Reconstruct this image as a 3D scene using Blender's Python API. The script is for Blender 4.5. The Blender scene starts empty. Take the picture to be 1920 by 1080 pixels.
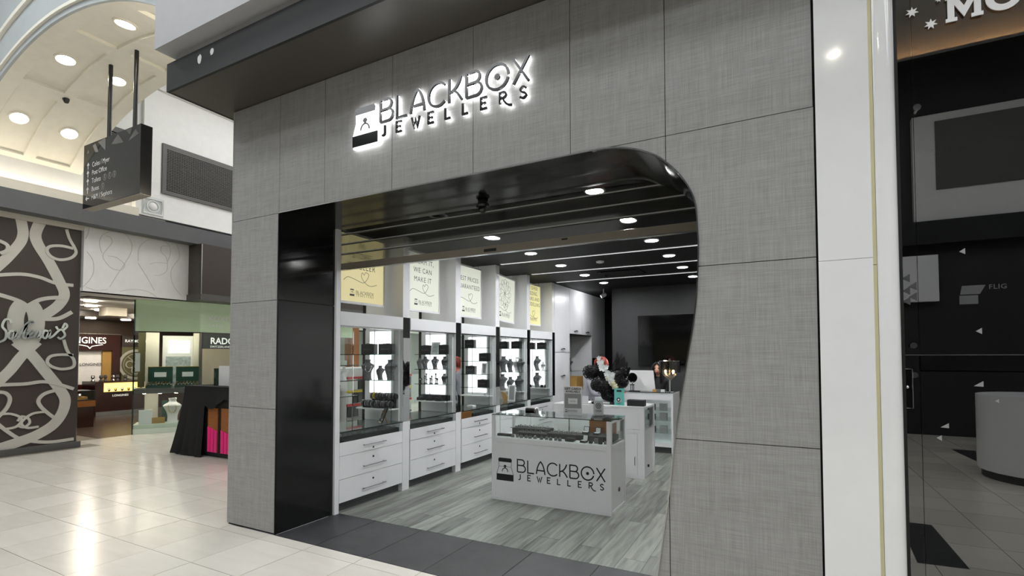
import bpy, bmesh, math, random
from mathutils import Vector, Matrix
random.seed(7)
S = bpy.context.scene
COL = S.collection
R = math.radians

# ------------------------------------------------------------------ camera, light, exposure
cam_d = bpy.data.cameras.new('camera'); cam = bpy.data.objects.new('camera', cam_d); COL.objects.link(cam)
cam_d.sensor_width = 36.0; cam_d.lens = 956.5 / 1920 * 36
cam_d.shift_x = 0.0; cam_d.shift_y = (635.9 - 540) / 1920
cam_d.clip_start = 0.05; cam_d.clip_end = 200
cam.location = (0, -2.978, 1.55)
_y, _p, _r = R(28.1), R(1.89), R(0.08)
_f = Vector((-math.sin(_y) * math.cos(_p), math.cos(_y) * math.cos(_p), math.sin(_p)))
_rt = Vector((math.cos(_y), math.sin(_y), 0)); _dn = _f.cross(_rt)
_rt2 = _rt * math.cos(_r) + _dn * math.sin(_r); _dn2 = _dn * math.cos(_r) - _rt * math.sin(_r)
cam.rotation_euler = Matrix((( _rt2.x, -_dn2.x, -_f.x), (_rt2.y, -_dn2.y, -_f.y), (_rt2.z, -_dn2.z, -_f.z))).to_euler()
S.camera = cam

W = bpy.data.worlds.new('world'); S.world = W; W.use_nodes = True
W.node_tree.nodes['Background'].inputs[0].default_value = (0.9, 0.95, 1, 1)
W.node_tree.nodes['Background'].inputs[1].default_value = 0.25
S.view_settings.view_transform = 'Standard'; S.view_settings.look = 'None'
S.view_settings.gamma = 1.0; S.view_settings.use_curve_mapping = False
S.view_settings.exposure = 0.0
SKY = 4.95          # radiance of the mall skylight panels
DOWN = 620.0        # radiance of the shop downlights
S.cycles.use_denoising = True
S.cycles.max_bounces = 10; S.cycles.diffuse_bounces = 4; S.cycles.glossy_bounces = 5
S.cycles.transparent_max_bounces = 24; S.cycles.transmission_bounces = 6
S.cycles.sample_clamp_indirect = 6.0
S.cycles.caustics_reflective = False; S.cycles.caustics_refractive = False

# ------------------------------------------------------------------ materials
def lin(c):
    return tuple(((x / 255) / 12.92 if x / 255 <= .04045 else ((x / 255 + .055) / 1.055) ** 2.4) for x in c)
def pbsdf(m): return m.node_tree.nodes['Principled BSDF']
MATS = {}
def mat(name, col, rough=.5, metal=0.0, spec=.5, var=.06, scale=8.0, coat=0.0, emit=0.0, ecol=None, stretch=(1, 1, 1), bump=0.0):
    m = bpy.data.materials.new(name); m.use_nodes = True
    nt = m.node_tree; b = pbsdf(m); L = nt.links.new
    c = lin(col)
    tc = nt.nodes.new('ShaderNodeTexCoord'); mp = nt.nodes.new('ShaderNodeMapping'); mp.inputs['Scale'].default_value = stretch
    nz = nt.nodes.new('ShaderNodeTexNoise'); nz.inputs['Scale'].default_value = scale; nz.inputs['Detail'].default_value = 3
    L(tc.outputs['Object'], mp.inputs[0]); L(mp.outputs[0], nz.inputs['Vector'])
    mx = nt.nodes.new('ShaderNodeMix'); mx.data_type = 'RGBA'
    mx.inputs['A'].default_value = (*[x * (1 - var) for x in c], 1); mx.inputs['B'].default_value = (*[min(1, x * (1 + var)) for x in c], 1)
    L(nz.outputs['Fac'], mx.inputs['Factor']); L(mx.outputs['Result'], b.inputs['Base Color'])
    b.inputs['Roughness'].default_value = rough; b.inputs['Metallic'].default_value = metal
    b.inputs['Specular IOR Level'].default_value = spec; b.inputs['Coat Weight'].default_value = coat; b.inputs['Coat Roughness'].default_value = .05
    if emit:
        b.inputs['Emission Color'].default_value = (*lin(ecol or col), 1); b.inputs['Emission Strength'].default_value = emit
    if bump:
        bp = nt.nodes.new('ShaderNodeBump'); bp.inputs['Strength'].default_value = bump; bp.inputs['Distance'].default_value = .01
        L(nz.outputs['Fac'], bp.inputs['Height']); L(bp.outputs[0], b.inputs['Normal'])
    MATS[name] = m; return m
def glass(name, tint=(1, 1, 1), ior=1.45, rough=0.0, gain=1.0):
    m = bpy.data.materials.new(name); m.use_nodes = True
    nt = m.node_tree; nt.nodes.clear(); L = nt.links.new
    o = nt.nodes.new('ShaderNodeOutputMaterial'); t = nt.nodes.new('ShaderNodeBsdfTransparent'); g = nt.nodes.new('ShaderNodeBsdfGlossy')
    t.inputs[0].default_value = (*tint, 1); g.inputs['Roughness'].default_value = rough
    f0 = ((ior - 1) / (ior + 1)) ** 2
    lw = nt.nodes.new('ShaderNodeLayerWeight'); lw.inputs['Blend'].default_value = .5
    pw_ = nt.nodes.new('ShaderNodeMath'); pw_.operation = 'POWER'; pw_.inputs[1].default_value = 5.0; L(lw.outputs['Facing'], pw_.inputs[0])
    fr = nt.nodes.new('ShaderNodeMath'); fr.operation = 'MULTIPLY_ADD'; fr.inputs[1].default_value = 1 - f0; fr.inputs[2].default_value = f0; L(pw_.outputs[0], fr.inputs[0])
    mu = nt.nodes.new('ShaderNodeMath'); mu.operation = 'MULTIPLY'; mu.inputs[1].default_value = gain; mu.use_clamp = True
    mx = nt.nodes.new('ShaderNodeMixShader')
    L(fr.outputs[0], mu.inputs[0]); L(mu.outputs[0], mx.inputs[0]); L(t.outputs[0], mx.inputs[1]); L(g.outputs[0], mx.inputs[2]); L(mx.outputs[0], o.inputs[0])
    MATS[name] = m; return m
def weave(name, a, b):
    m = mat(name, a, rough=.55, var=0); nt = m.node_tree; L = nt.links.new; bs = pbsdf(m)
    tc = nt.nodes.new('ShaderNodeTexCoord'); outs = []
    for st, sc in (((170, 1, 6), 1.0), ((6, 1, 170), 1.0), ((26, 1, 2), 1.0), ((2, 1, 26), 1.0)):
        mp = nt.nodes.new('ShaderNodeMapping'); mp.inputs['Scale'].default_value = st
        nz = nt.nodes.new('ShaderNodeTexNoise'); nz.inputs['Scale'].default_value = sc; nz.inputs['Detail'].default_value = 2
        L(tc.outputs['Object'], mp.inputs[0]); L(mp.outputs[0], nz.inputs['Vector']); outs.append(nz.outputs['Fac'])
    acc = outs[0]
    for o, wt in zip(outs[1:], (1.0, .45, .45)):
        ad = nt.nodes.new('ShaderNodeMath'); ad.operation = 'MULTIPLY_ADD'; L(o, ad.inputs[0]); ad.inputs[1].default_value = wt; L(acc, ad.inputs[2]); acc = ad.outputs[0]
    mr = nt.nodes.new('ShaderNodeMapRange'); mr.inputs['From Min'].default_value = 1.1; mr.inputs['From Max'].default_value = 1.8
    L(acc, mr.inputs['Value'])
    mx = nt.nodes.new('ShaderNodeMix'); mx.data_type = 'RGBA'; mx.inputs['A'].default_value = (*lin(a), 1); mx.inputs['B'].default_value = (*lin(b), 1)
    L(mr.outputs[0], mx.inputs['Factor']); L(mx.outputs['Result'], bs.inputs['Base Color']); return m
def pieces(name, a, b, rough, stretch, scale=1.0, grain=.5, rnd=.5, spec=.5, contrast=(.3, .7)):
    """grain noise plus a per-piece shade from Object Info"""
    m = mat(name, a, rough=rough, var=0, spec=spec); nt = m.node_tree; L = nt.links.new; bs = pbsdf(m)
    oi = nt.nodes.new('ShaderNodeObjectInfo'); tc = nt.nodes.new('ShaderNodeTexCoord')
    mp = nt.nodes.new('ShaderNodeMapping'); mp.inputs['Scale'].default_value = stretch
    L(tc.outputs['Object'], mp.inputs[0])
    sc = nt.nodes.new('ShaderNodeVectorMath'); sc.operation = 'SCALE'; sc.inputs[0].default_value = (37, 53, 11); L(oi.outputs['Random'], sc.inputs['Scale'])
    ad = nt.nodes.new('ShaderNodeVectorMath'); L(mp.outputs[0], ad.inputs[0]); L(sc.outputs[0], ad.inputs[1])
    nz = nt.nodes.new('ShaderNodeTexNoise'); nz.inputs['Scale'].default_value = scale; nz.inputs['Detail'].default_value = 6; nz.inputs['Distortion'].default_value = .6
    L(ad.outputs[0], nz.inputs['Vector'])
    mr = nt.nodes.new('ShaderNodeMapRange'); mr.inputs['From Min'].default_value = contrast[0]; mr.inputs['From Max'].default_value = contrast[1]; L(nz.outputs['Fac'], mr.inputs['Value'])
    m1 = nt.nodes.new('ShaderNodeMath'); m1.operation = 'MULTIPLY'; m1.inputs[1].default_value = grain; L(mr.outputs[0], m1.inputs[0])
    m2 = nt.nodes.new('ShaderNodeMath'); m2.operation = 'MULTIPLY_ADD'; m2.inputs[1].default_value = rnd; L(oi.outputs['Random'], m2.inputs[0]); L(m1.outputs[0], m2.inputs[2])
    mx = nt.nodes.new('ShaderNodeMix'); mx.data_type = 'RGBA'; mx.inputs['A'].default_value = (*lin(a), 1); mx.inputs['B'].default_value = (*lin(b), 1)
    L(m2.outputs[0], mx.inputs['Factor']); L(mx.outputs['Result'], bs.inputs['Base Color']); return m

weave('weave', (138, 137, 134), (164, 163, 161))
mat('joint', (30, 30, 30), .8)
mat('black_gloss', (9, 9, 9), .12, spec=.6, var=.2)
mat('black_matt', (18, 18, 18), .6)
mat('black_ceiling', (9, 9, 9), .6, spec=.25)
mat('lens_off', (190, 190, 188), .4)
mat('steel', (190, 190, 190), .22, metal=1)
mat('chrome', (215, 215, 215), .08, metal=1, var=.02)
mat('fascia', (40, 41, 42), .55, spec=.25)
mat('soffit', (66, 62, 56), .4, spec=.5)
mat('cornice', (92, 93, 95), .5, spec=.3)
mat('white_paint', (226, 225, 222), .6)
mat('beige_paint', (214, 208, 195), .6)
mat('cream_vault', (243, 239, 226), .65)
mat('grey_wall', (186, 192, 194), .7)
mat('bulkhead_paint', (174, 174, 176), .6)
mat('sign_black', (5, 5, 5), .02, spec=.22)
mat('cove_lamp', (255, 240, 215), emit=5.0, ecol=(255, 245, 226))
mat('white_lam', (236, 236, 237), .28, spec=.45, var=.02)
mat('white_gloss', (240, 240, 240), .1, spec=.6, var=.03, coat=.5)
mat('pale_strip', (214, 208, 165), .5)
mat('alu_beige', (150, 141, 128), .4, metal=.3, var=.1, scale=4, stretch=(1, 1, 30))
mat('dark_rail', (24, 24, 24), .3)
mat('rail_edge', (176, 176, 174), .35)
pieces('tile', (202, 196, 184), (220, 215, 205), .21, (1.2, 5, 1), 1.6, .45, .55)
pieces('dark_tile', (40, 40, 41), (60, 60, 61), .5, (1, 1, 1), 5.0, .8, .2)
mat('grout', (120, 112, 100), .8)
mat('grout_dark', (48, 48, 48), .8)
pieces('plank', (52, 52, 50), (166, 170, 160), .34, (14, 1.1, 1), 1.7, .62, .45, contrast=(.3, .75))
mat('mirror', (225, 228, 228), .01, metal=1, var=0)
mat('dark_wall', (36, 36, 37), .55)
mat('tv', (4, 4, 5), .08, spec=.6)
mat('bronze', (62, 54, 50), .35, spec=.5)
mat('silver_band', (205, 202, 193), .4, metal=.55, var=.15, scale=2)
mat('band_green', (212, 222, 206), .35)
mat('brown_gloss', (52, 20, 16), .2, spec=.6)
mat('brown_wall', (72, 55, 44), .5)
mat('wood_dark', (74, 58, 48), .25, var=.3, scale=3, stretch=(1, 8, 1))
mat('wood_orange', (150, 92, 40), .4, var=.3, scale=4, stretch=(1, 1, 12))
mat('cloth_black', (15, 15, 16), .9, var=.3, bump=.2)
mat('pink', (240, 30, 130), .45)
mat('green_box', (10, 62, 48), .5)
mat('gold', (200, 165, 80), .25, metal=1)
mat('bust_grey', (96, 96, 98), .75, bump=.2, scale=60)
mat('bust_white', (232, 231, 230), .6)
mat('bag_black', (30, 31, 33), .4, spec=.5)
mat('velvet', (26, 26, 28), .85)
mat('white_print', (235, 235, 235), .5)
mat('grey_print', (150, 150, 150), .5)
mat('engrave', (186, 184, 178), .6)
mat('dark_print', (22, 22, 22), .5)
mat('charcoal_print', (60, 58, 50), .5)
mat('teal', (110, 196, 186), .45)
mat('paper', (235, 235, 236), .6)
mat('kraft', (172, 134, 70), .7)
mat('petal_black', (6, 5, 7), .5, var=.5, scale=40, spec=.35)
mat('petal_white', (232, 236, 234), .6)
mat('petal_cream', (232, 228, 190), .6)
mat('stem_green', (50, 70, 40), .6)
mat('hair_red', (122, 32, 6), .45, var=.4, scale=40, stretch=(1, 1, .2))
mat('hair_black', (14, 11, 10), .3, var=.3, scale=40)
mat('skin', (224, 170, 140), .5, var=.05)
mat('skin_pink', (226, 130, 110), .5, var=.05)
mat('lip', (190, 60, 62), .4)
mat('eye_dark', (24, 16, 14), .3)
mat('cloth_grey', (160, 160, 168), .85, bump=.2)
mat('cloth_dark', (16, 16, 17), .8)
mat('red_tag', (205, 45, 40), .5)
mat('yellow_tag', (240, 215, 40), .5)
mat('grey_dark', (72, 72, 74), .5)
mat('grille_mat', (88, 86, 84), .5, metal=.3)
mat('void', (10, 10, 10), .9)
mat('olive', (96, 92, 60), .5)
mat('photo_beige', (200, 180, 155), .5)
# light givers
mat('skylight_soft', (240, 245, 250), emit=2.9, ecol=(246, 247, 248))
mat('fill_lens', (255, 255, 255), emit=280.0, ecol=(250, 252, 255))
mat('band_glow', (222, 232, 206), .35, emit=.10, ecol=(190, 208, 150))  # faint glow added to lift the green film band
mat('skylight', (240, 245, 250), emit=SKY, ecol=(244, 247, 250))
mat('downlight', (255, 255, 255), emit=DOWN, ecol=(250, 252, 255))
mat('vault_lamp', (255, 255, 255), emit=26.0, ecol=(255, 246, 226))
mat('lit_back', (255, 255, 255), emit=1.9, ecol=(250, 252, 255))
mat('led_strip', (240, 240, 240), emit=.75, ecol=(235, 236, 238))
mat('halo', (255, 255, 255), emit=7.0, ecol=(252, 253, 255))
mat('emblem_face', (255, 255, 255), emit=1.3, ecol=(252, 253, 255))
mat('poster_warm', (150, 142, 105), emit=.60, ecol=(238, 226, 168))
mat('poster_cool', (150, 152, 144), emit=.62, ecol=(236, 240, 222))
mat('poster_yellow', (150, 147, 105), emit=.68, ecol=(242, 236, 170))
mat('bulb_warm', (255, 220, 160), emit=22.0, ecol=(255, 214, 150))
mat('cove_warm', (255, 210, 150), emit=75.0, ecol=(255, 205, 150))
mat('showcase_gold', (250, 220, 140), emit=1.3, ecol=(250, 220, 140))
mat('sign_lit', (240, 240, 235), emit=.7)
mat('vault_fill', (255, 236, 200), emit=70.0, ecol=(255, 244, 224))
mat('window_fill', (255, 245, 225), emit=70.0, ecol=(255, 245, 226))
mat('atrium_lamp', (255, 250, 240), emit=60.0, ecol=(255, 251, 244))
mat('shop_lamp', (255, 245, 225), emit=95.0, ecol=(255, 243, 222))
mat('screen_pic', (150, 160, 160), .4, var=.9, scale=14, emit=.15)
glass('glass_clear', (.96, .985, .975), 1.45)
glass('glass_thin', (.98, .995, .99), 1.35, gain=.8)
glass('glass_edge', (.22, .33, .30), 1.6)
mat('reflection_tone', (168, 178, 176), .35)
glass('glass_green', (.95, .98, .962), 1.5)
glass('glass_dark', (.42, .41, .40), 1.75, gain=2.7)
glass('poly_slat', (.60, .60, .58), 1.6, rough=.07, gain=1.3)
def _slat_scatter():
    nt = MATS['poly_slat'].node_tree; L = nt.links.new
    t = [n for n in nt.nodes if n.type == 'BSDF_TRANSPARENT'][0]; mx = [n for n in nt.nodes if n.type == 'MIX_SHADER'][0]
    rf = nt.nodes.new('ShaderNodeBsdfRefraction'); rf.inputs['IOR'].default_value = 1.02; rf.inputs['Roughness'].default_value = .22; rf.inputs['Color'].default_value = (.55, .55, .53, 1)
    m2 = nt.nodes.new('ShaderNodeMixShader'); m2.inputs[0].default_value = .5
    L(t.outputs[0], m2.inputs[1]); L(rf.outputs[0], m2.inputs[2]); L(m2.outputs[0], mx.inputs[1])
_slat_scatter()
glass('shade_dark', (.25, .25, .26), 1.5)
glass('crystal', (.9, .9, .9), 2.0, gain=1.6)
glass('acrylic', (.93, .94, .94), 1.5)

# ------------------------------------------------------------------ mesh helpers
class B:
    def __init__(s): s.v = []; s.f = []; s.m = []; s.cur = 0
    def _add(s, vs, fs):
        o = len(s.v); s.v += [tuple(v) for v in vs]
        for f in fs: s.f.append(tuple(o + i for i in f)); s.m.append(s.cur)
        return s
    def box(s, x0, x1, y0, y1, z0, z1):
        return s._add([(x0, y0, z0), (x1, y0, z0), (x1, y1, z0), (x0, y1, z0), (x0, y0, z1), (x1, y0, z1), (x1, y1, z1), (x0, y1, z1)],
                      [(3, 2, 1, 0), (4, 5, 6, 7), (0, 1, 5, 4), (1, 2, 6, 5), (2, 3, 7, 6), (3, 0, 4, 7)])
    def quad(s, *p): return s._add(p, [tuple(range(len(p)))])
    def prism(s, pts, vec):
        n = len(pts); q = [tuple(p[i] + vec[i] for i in range(3)) for p in pts]
        return s._add(list(pts) + q, [tuple(range(n - 1, -1, -1)), tuple(range(n, 2 * n))] + [(i, (i + 1) % n, n + (i + 1) % n, n + i) for i in range(n)])
    def tube(s, pts, r, n=8, closed=False, caps=True):
        pts = [Vector(p) for p in pts]; k = len(pts)
        rs = r if isinstance(r, (list, tuple)) else [r] * k
        vs = []; up = None
        for i, p in enumerate(pts):
            a = pts[(i - 1) % k] if (closed or i > 0) else p; c = pts[(i + 1) % k] if (closed or i < k - 1) else p
            t = (c - a).normalized() if (c - a).length > 1e-9 else Vector((0, 0, 1))
            if up is None: up = Vector((0, 0, 1)) if abs(t.z) < .9 else Vector((1, 0, 0))
            u = (up - t * up.dot(t)); u = u.normalized() if u.length > 1e-6 else t.orthogonal().normalized(); up = u
            w = t.cross(u)
            vs += [p + (u * math.cos(2 * math.pi * j / n) + w * math.sin(2 * math.pi * j / n)) * rs[i] for j in range(n)]
        fs = []
        for i in range(k if closed else k - 1):
            a = i * n; b = ((i + 1) % k) * n
            fs += [(a + j, a + (j + 1) % n, b + (j + 1) % n, b + j) for j in range(n)]
        if caps and not closed: fs += [tuple(range(n - 1, -1, -1)), tuple(range((k - 1) * n, k * n))]
        return s._add(vs, fs)
    def cyl(s, p0, p1, r, n=16, r1=None): return s.tube([p0, p1], [r, r if r1 is None else r1], n)
    def lathe(s, prof, c=(0, 0, 0), n=16, sx=1, sy=1):
        vs = []; k = len(prof)
        for r, z in prof: vs += [(c[0] + sx * r * math.cos(2 * math.pi * j / n), c[1] + sy * r * math.sin(2 * math.pi * j / n), c[2] + z) for j in range(n)]
        fs = [(i * n + j, i * n + (j + 1) % n, (i + 1) * n + (j + 1) % n, (i + 1) * n + j) for i in range(k - 1) for j in range(n)]
        if prof[0][0] > 1e-6: fs.append(tuple(range(n - 1, -1, -1)))
        if prof[-1][0] > 1e-6: fs.append(tuple(range((k - 1) * n, k * n)))
        return s._add(vs, fs)
    def ball(s, c, r, n=10, m=6):
        r = r if isinstance(r, (tuple, list)) else (r, r, r)
        vs = [(c[0], c[1], c[2] - r[2])]; fs = []
        for i in range(1, m):
            a = -math.pi / 2 + math.pi * i / m
            vs += [(c[0] + r[0] * math.cos(a) * math.cos(2 * math.pi * j / n), c[1] + r[1] * math.cos(a) * math.sin(2 * math.pi * j / n), c[2] + r[2] * math.sin(a)) for j in range(n)]
        vs.append((c[0], c[1], c[2] + r[2])); e = len(vs) - 1
        fs += [(0, 1 + (j + 1) % n, 1 + j) for j in range(n)]
        for i in range(m - 2): fs += [(1 + i * n + j, 1 + i * n + (j + 1) % n, 1 + (i + 1) * n + (j + 1) % n, 1 + (i + 1) * n + j) for j in range(n)]
        fs += [(e, 1 + (m - 2) * n + j, 1 + (m - 2) * n + (j + 1) % n) for j in range(n)]
        return s._add(vs, fs)
    def stroke(s, pts, w, fr, d0=0.0, d1=.002, closed=False):
        """flat ribbon along a 2-D polyline in the frame fr = (origin, right, up, normal); thick from d0 to d1 along the normal"""
        o, rt, up, nr = fr; k = len(pts); ws = w if isinstance(w, (list, tuple)) else [w] * k
        Lp, Rp = [], []
        for i in range(k):
            p = Vector(pts[i]); a = Vector(pts[(i - 1) % k]) if (closed or i) else None; c = Vector(pts[(i + 1) % k]) if (closed or i < k - 1) else None
            t1 = (p - a).normalized() if a is not None and (p - a).length > 1e-9 else None
            t2 = (c - p).normalized() if c is not None and (c - p).length > 1e-9 else None
            t1 = t1 or t2 or Vector((1, 0)); t2 = t2 or t1
            n1 = Vector((-t1.y, t1.x)); n2 = Vector((-t2.y, t2.x)); nn = n1 + n2
            nn = nn.normalized() if nn.length > 1e-6 else n1
            kf = ws[i] / 2 / max(.45, nn.dot(n1)); Lp.append(p + nn * kf); Rp.append(p - nn * kf)
        def P(q, d): return tuple(o + rt * q[0] + up * q[1] + nr * d)
        vs = []
        for i in range(k): vs += [P(Lp[i], d1), P(Rp[i], d1), P(Rp[i], d0), P(Lp[i], d0)]
        fs = []
        for i in range(k if closed else k - 1):
            a = 4 * i; b = 4 * ((i + 1) % k)
            fs += [(a, a + 1, b + 1, b), (a + 1, a + 2, b + 2, b + 1), (a + 2, a + 3, b + 3, b + 2), (a + 3, a, b, b + 3)]
        if not closed: fs += [(0, 3, 2, 1), (4 * k - 4, 4 * k - 3, 4 * k - 2, 4 * k - 1)]
        return s._add(vs, fs)
    def poly(s, pts, fr, d0, d1):
        o, rt, up, nr = fr
        return s.prism([tuple(o + rt * x + up * y + nr * d0) for x, y in pts], tuple(nr * (d1 - d0)))
    def mesh(s, name, mats, smooth=False, angle=35, weld=False):
        me = bpy.data.meshes.new(name); me.from_pydata(s.v, [], s.f)
        for m in (mats if isinstance(mats, (list, tuple)) else [mats]): me.materials.append(MATS[m] if isinstance(m, str) else m)
        if any(s.m): me.polygons.foreach_set('material_index', s.m)
        bm = bmesh.new(); bm.from_mesh(me)
        if weld: bmesh.ops.remove_doubles(bm, verts=bm.verts, dist=1e-5)
        bmesh.ops.recalc_face_normals(bm, faces=bm.faces); bm.to_mesh(me); bm.free()
        if smooth:
            me.polygons.foreach_set('use_smooth', [True] * len(me.polygons)); me.set_sharp_from_angle(angle=R(angle))
        me.update(); return me
    def build(s, name, mats, parent=None, world=False, smooth=False, angle=35, bevel=0, weld=False):
        me = s.mesh(name, mats, smooth, angle, weld)
        if world and parent is not None: me.transform(Matrix.Translation(-root_loc(parent)))
        return ob(name, me, parent, bevel)
def root_loc(o):
    l = Vector((0, 0, 0))
    while o is not None: l += o.location; o = o.parent
    return l
def ob(name, me, parent=None, bevel=0):
    o = bpy.data.objects.new(name, me); COL.objects.link(o); o.parent = parent
    if bevel:
        md = o.modifiers.new('bevel', 'BEVEL'); md.width = bevel; md.segments = 2; md.limit_method = 'ANGLE'
    return o
def tag(o, label, cat=None, group=None, kind=None):
    if label: o['label'] = label
    if cat: o['category'] = cat
    if group: o['group'] = group
    if kind: o['kind'] = kind
    return o
def thing(name, label, cat, loc=(0, 0, 0), rz=0.0, group=None):
    o = bpy.data.objects.new(name, None); COL.objects.link(o); o.location = loc; o.rotation_euler = (0, 0, rz); o.empty_display_size = .1
    return tag(o, label, cat, group)
def struct(o, label): o['kind'] = 'structure'; o['label'] = label; return o
def dup(o, parent=None, loc=None, rz=None, label=None):
    c = o.copy(); COL.objects.link(c); c.parent = parent
    for ch in list(o.children): dup(ch, c)
    if loc is not None: c.location = loc
    if rz is not None: c.rotation_euler = (0, 0, rz)
    if label: c['label'] = label
    return c
def frame(o, rt, up):
    rt = Vector(rt).normalized(); up = Vector(up).normalized(); return (Vector(o), rt, up, rt.cross(up))
def boxes(name, m, parent, *bs, **k):
    b = B()
    for q in bs: b.box(*q)
    return b.build(name, m, parent, **k)
def arc(cx, cy, rx, a0, a1, n=12, ry=None):
    ry = rx if ry is None else ry
    return [(cx + rx * math.cos(R(a0 + (a1 - a0) * i / n)), cy + ry * math.sin(R(a0 + (a1 - a0) * i / n))) for i in range(n + 1)]
def bez(p0, p1, p2, p3, n=10):
    return [tuple(((1 - t) ** 3) * a + 3 * t * (1 - t) ** 2 * b + 3 * t * t * (1 - t) * c + t ** 3 * d for a, b, c, d in zip(p0, p1, p2, p3)) for t in [i / n for i in range(n + 1)]]
def spline(P, n=5, closed=False):
    P = [Vector(p) for p in P]; k = len(P); out = []
    for i in range(k if closed else k - 1):
        g = lambda j: P[j % k] if closed else P[max(0, min(k - 1, j))]
        a, b, c, d = g(i - 1), g(i), g(i + 1), g(i + 2)
        for q in range(n):
            t = q / n
            out.append(tuple(.5 * ((2 * b) + (c - a) * t + (2 * a - 5 * b + 4 * c - d) * t * t + (3 * b - a - 3 * c + d) * t ** 3)))
    if not closed: out.append(tuple(P[-1]))
    return out
_txt = {}
def text(b, s, size, fr, align='CENTER', d0=0, d1=.002, bold=0.0, space=1.0, sx=1.0):
    """flat lettering added to builder b; baseline at the frame's origin"""
    key = (s, align, bold, space)
    if key not in _txt:
        c = bpy.data.curves.new('t', 'FONT'); c.body = s; c.align_x = align; c.size = 1; c.offset = bold; c.space_character = space; c.resolution_u = 3
        o = bpy.data.objects.new('t', c); me = bpy.data.meshes.new_from_object(o)
        _txt[key] = ([tuple(v.co[:2]) for v in me.vertices], [tuple(p.vertices) for p in me.polygons])
        bpy.data.objects.remove(o); bpy.data.curves.remove(c); bpy.data.meshes.remove(me)
    V, F = _txt[key]; o, rt, up, nr = fr
    b._add([tuple(o + rt * (x * size * sx) + up * (y * size) + nr * d1) for x, y in V], F)
    return b

# brand lettering drawn as strokes, cap height 1; returns [(name, [(pts, closed)], width)]
def _logo_letters():
    Bp = [[(0, .0), (0, 1), (.40, 1)] + arc(.40, .77, .23, 90, -90, 10) + [(0, .54)], [(0, .54), (.45, .54)] + arc(.45, .27, .27, 90, -90, 10) + [(0, 0)]]
    A = [bez((0, 0), (.04, .5), (.2, .85), (.37, 1)) + bez((.37, 1), (.55, .85), (.7, .5), (.74, 0))[1:], [(.05, .30), (.69, .30)]]
    return [('B', Bp, .72), ('L', [[(0, 1), (0, 0), (.56, 0)]], .56), ('A', A, .74), ('C', [arc(.48, .5, .48, 42, 318, 22, .5)], .84),
            ('K', [[(0, 0), (0, 1)], bez((0, .42), (.3, .42), (.5, .7), (.58, 1)), bez((.18, .46), (.4, .42), (.5, .2), (.64, 0))], .64),
            ('B', Bp, .72), ('O', [arc(.5, .5, .5, 0, 345, 23)], 1.0), ('X', [[(0, 0), (.66, 1)], [(0, 1), (.66, 0)]], .66)]
def _small_letters():
    E = [[(.62, 1), (0, 1), (0, 0), (.62, 0)], [(0, .5), (.5, .5)]]; Lq = [[(0, 1), (0, 0), (.55, 0)]]
    return [('J', [[(.45, 1), (.45, .25)] + arc(.2, .25, .25, 0, -120, 8)]), ('E', E), ('W', [[(-.05, 1), (.22, 0), (.42, .75), (.62, 0), (.9, 1)]]), ('E', E), ('L', Lq), ('L', Lq), ('E', E),
            ('R', [[(0, 0), (0, 1), (.35, 1)] + arc(.35, .75, .25, 90, -90, 8) + [(.1, .5)], bez((.25, .5), (.5, .1), (.7, -.35), (1.2, -.3))]),
            ('S', [spline([(.6, .85), (.35, 1), (.08, .82), (.2, .58), (.5, .42), (.62, .2), (.35, 0), (.02, .15)], 4)])]
LOGO_W = 7.4
def logo_strokes():
    """[(letter, strokes)] in units of the big cap height, origin bottom-left of JEWELLERS row; width 7.4"""
    out = []; ls = _logo_letters(); tot = sum(l[2] for l in ls); gap = (LOGO_W - tot) / (len(ls) - 1); x = 0
    for n, st, w in ls:
        out.append((n, [[(x + a, .62 + c) for a, c in p] for p in st], .1, False))
        if n == 'O': out.append(('dot', [arc(x + .5, 1.12, .06, 0, 315, 7)], .12, True))
        x += w + gap
    sm = _small_letters()
    for i, (n, st) in enumerate(sm):
        ox = .06 + (LOGO_W - .45) * i / 8
        out.append((n, [[(ox + a * .44, c * .44) for a, c in p] for p in st], .078, False))
    return out
def emblem_polys():
    """unit box 1 x 1.06: dark lid, dark base, white waist outline, ring, stone"""
    lid = [(.11, .88), (.09, 1.0), (.14, 1.06), (.86, 1.06), (.91, 1.0), (.89, .88)]
    base = [(0, 0), (1, 0), (1.0, .30), (0, .30)]
    body = [(0, .0), (1, 0), (1, .30), (.87, .66), (.89, 1.0), (.84, 1.06), (.16, 1.06), (.11, 1.0), (.13, .66), (0, .30)]
    return lid, base, body
def print_logo(b, fr, h, d0, d1):
    for n, st, w, cl in logo_strokes():
        for k, p in enumerate(st): b.stroke([(x * h, y * h) for x, y in p], w * h, fr, d0, d1 + .0001 * k, cl)
def print_emblem(b, fr, h, d0, d1):
    lid, base, body = emblem_polys(); s = h / 1.06
    fr = (fr[0], fr[1] * .91, fr[2], fr[3])
    for q in (lid, base): b.poly([(x * s, y * s) for x, y in q], fr, d0, d1)
    b.stroke([(x * s, y * s) for x, y in body], .02 * s, fr, d0, d1 - .00005, True)
    b.stroke([(x * s, y * s) for x, y in arc(.5, .42, .17, 0, 180, 10)], .04 * s, fr, d0, d1)
    b.poly([(x * s, y * s) for x, y in ((.5, .58), (.41, .68), (.46, .74), (.54, .74), (.59, .68))], fr, d0, d1)
    b.stroke([(.14 * s, .66 * s), (.42 * s, .66 * s)], .012 * s, fr, d0, d1); b.stroke([(.58 * s, .66 * s), (.86 * s, .66 * s)], .012 * s, fr, d0, d1)
XR, YR, ZU = Vector((1, 0, 0)), Vector((0, 1, 0)), Vector((0, 0, 1))
def fr_front(x, y, z): return frame((x, y, z), XR, ZU)      # faces -Y
def fr_left(x, y, z): return frame((x, y, z), YR, ZU)       # on a left wall, faces +X

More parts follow.
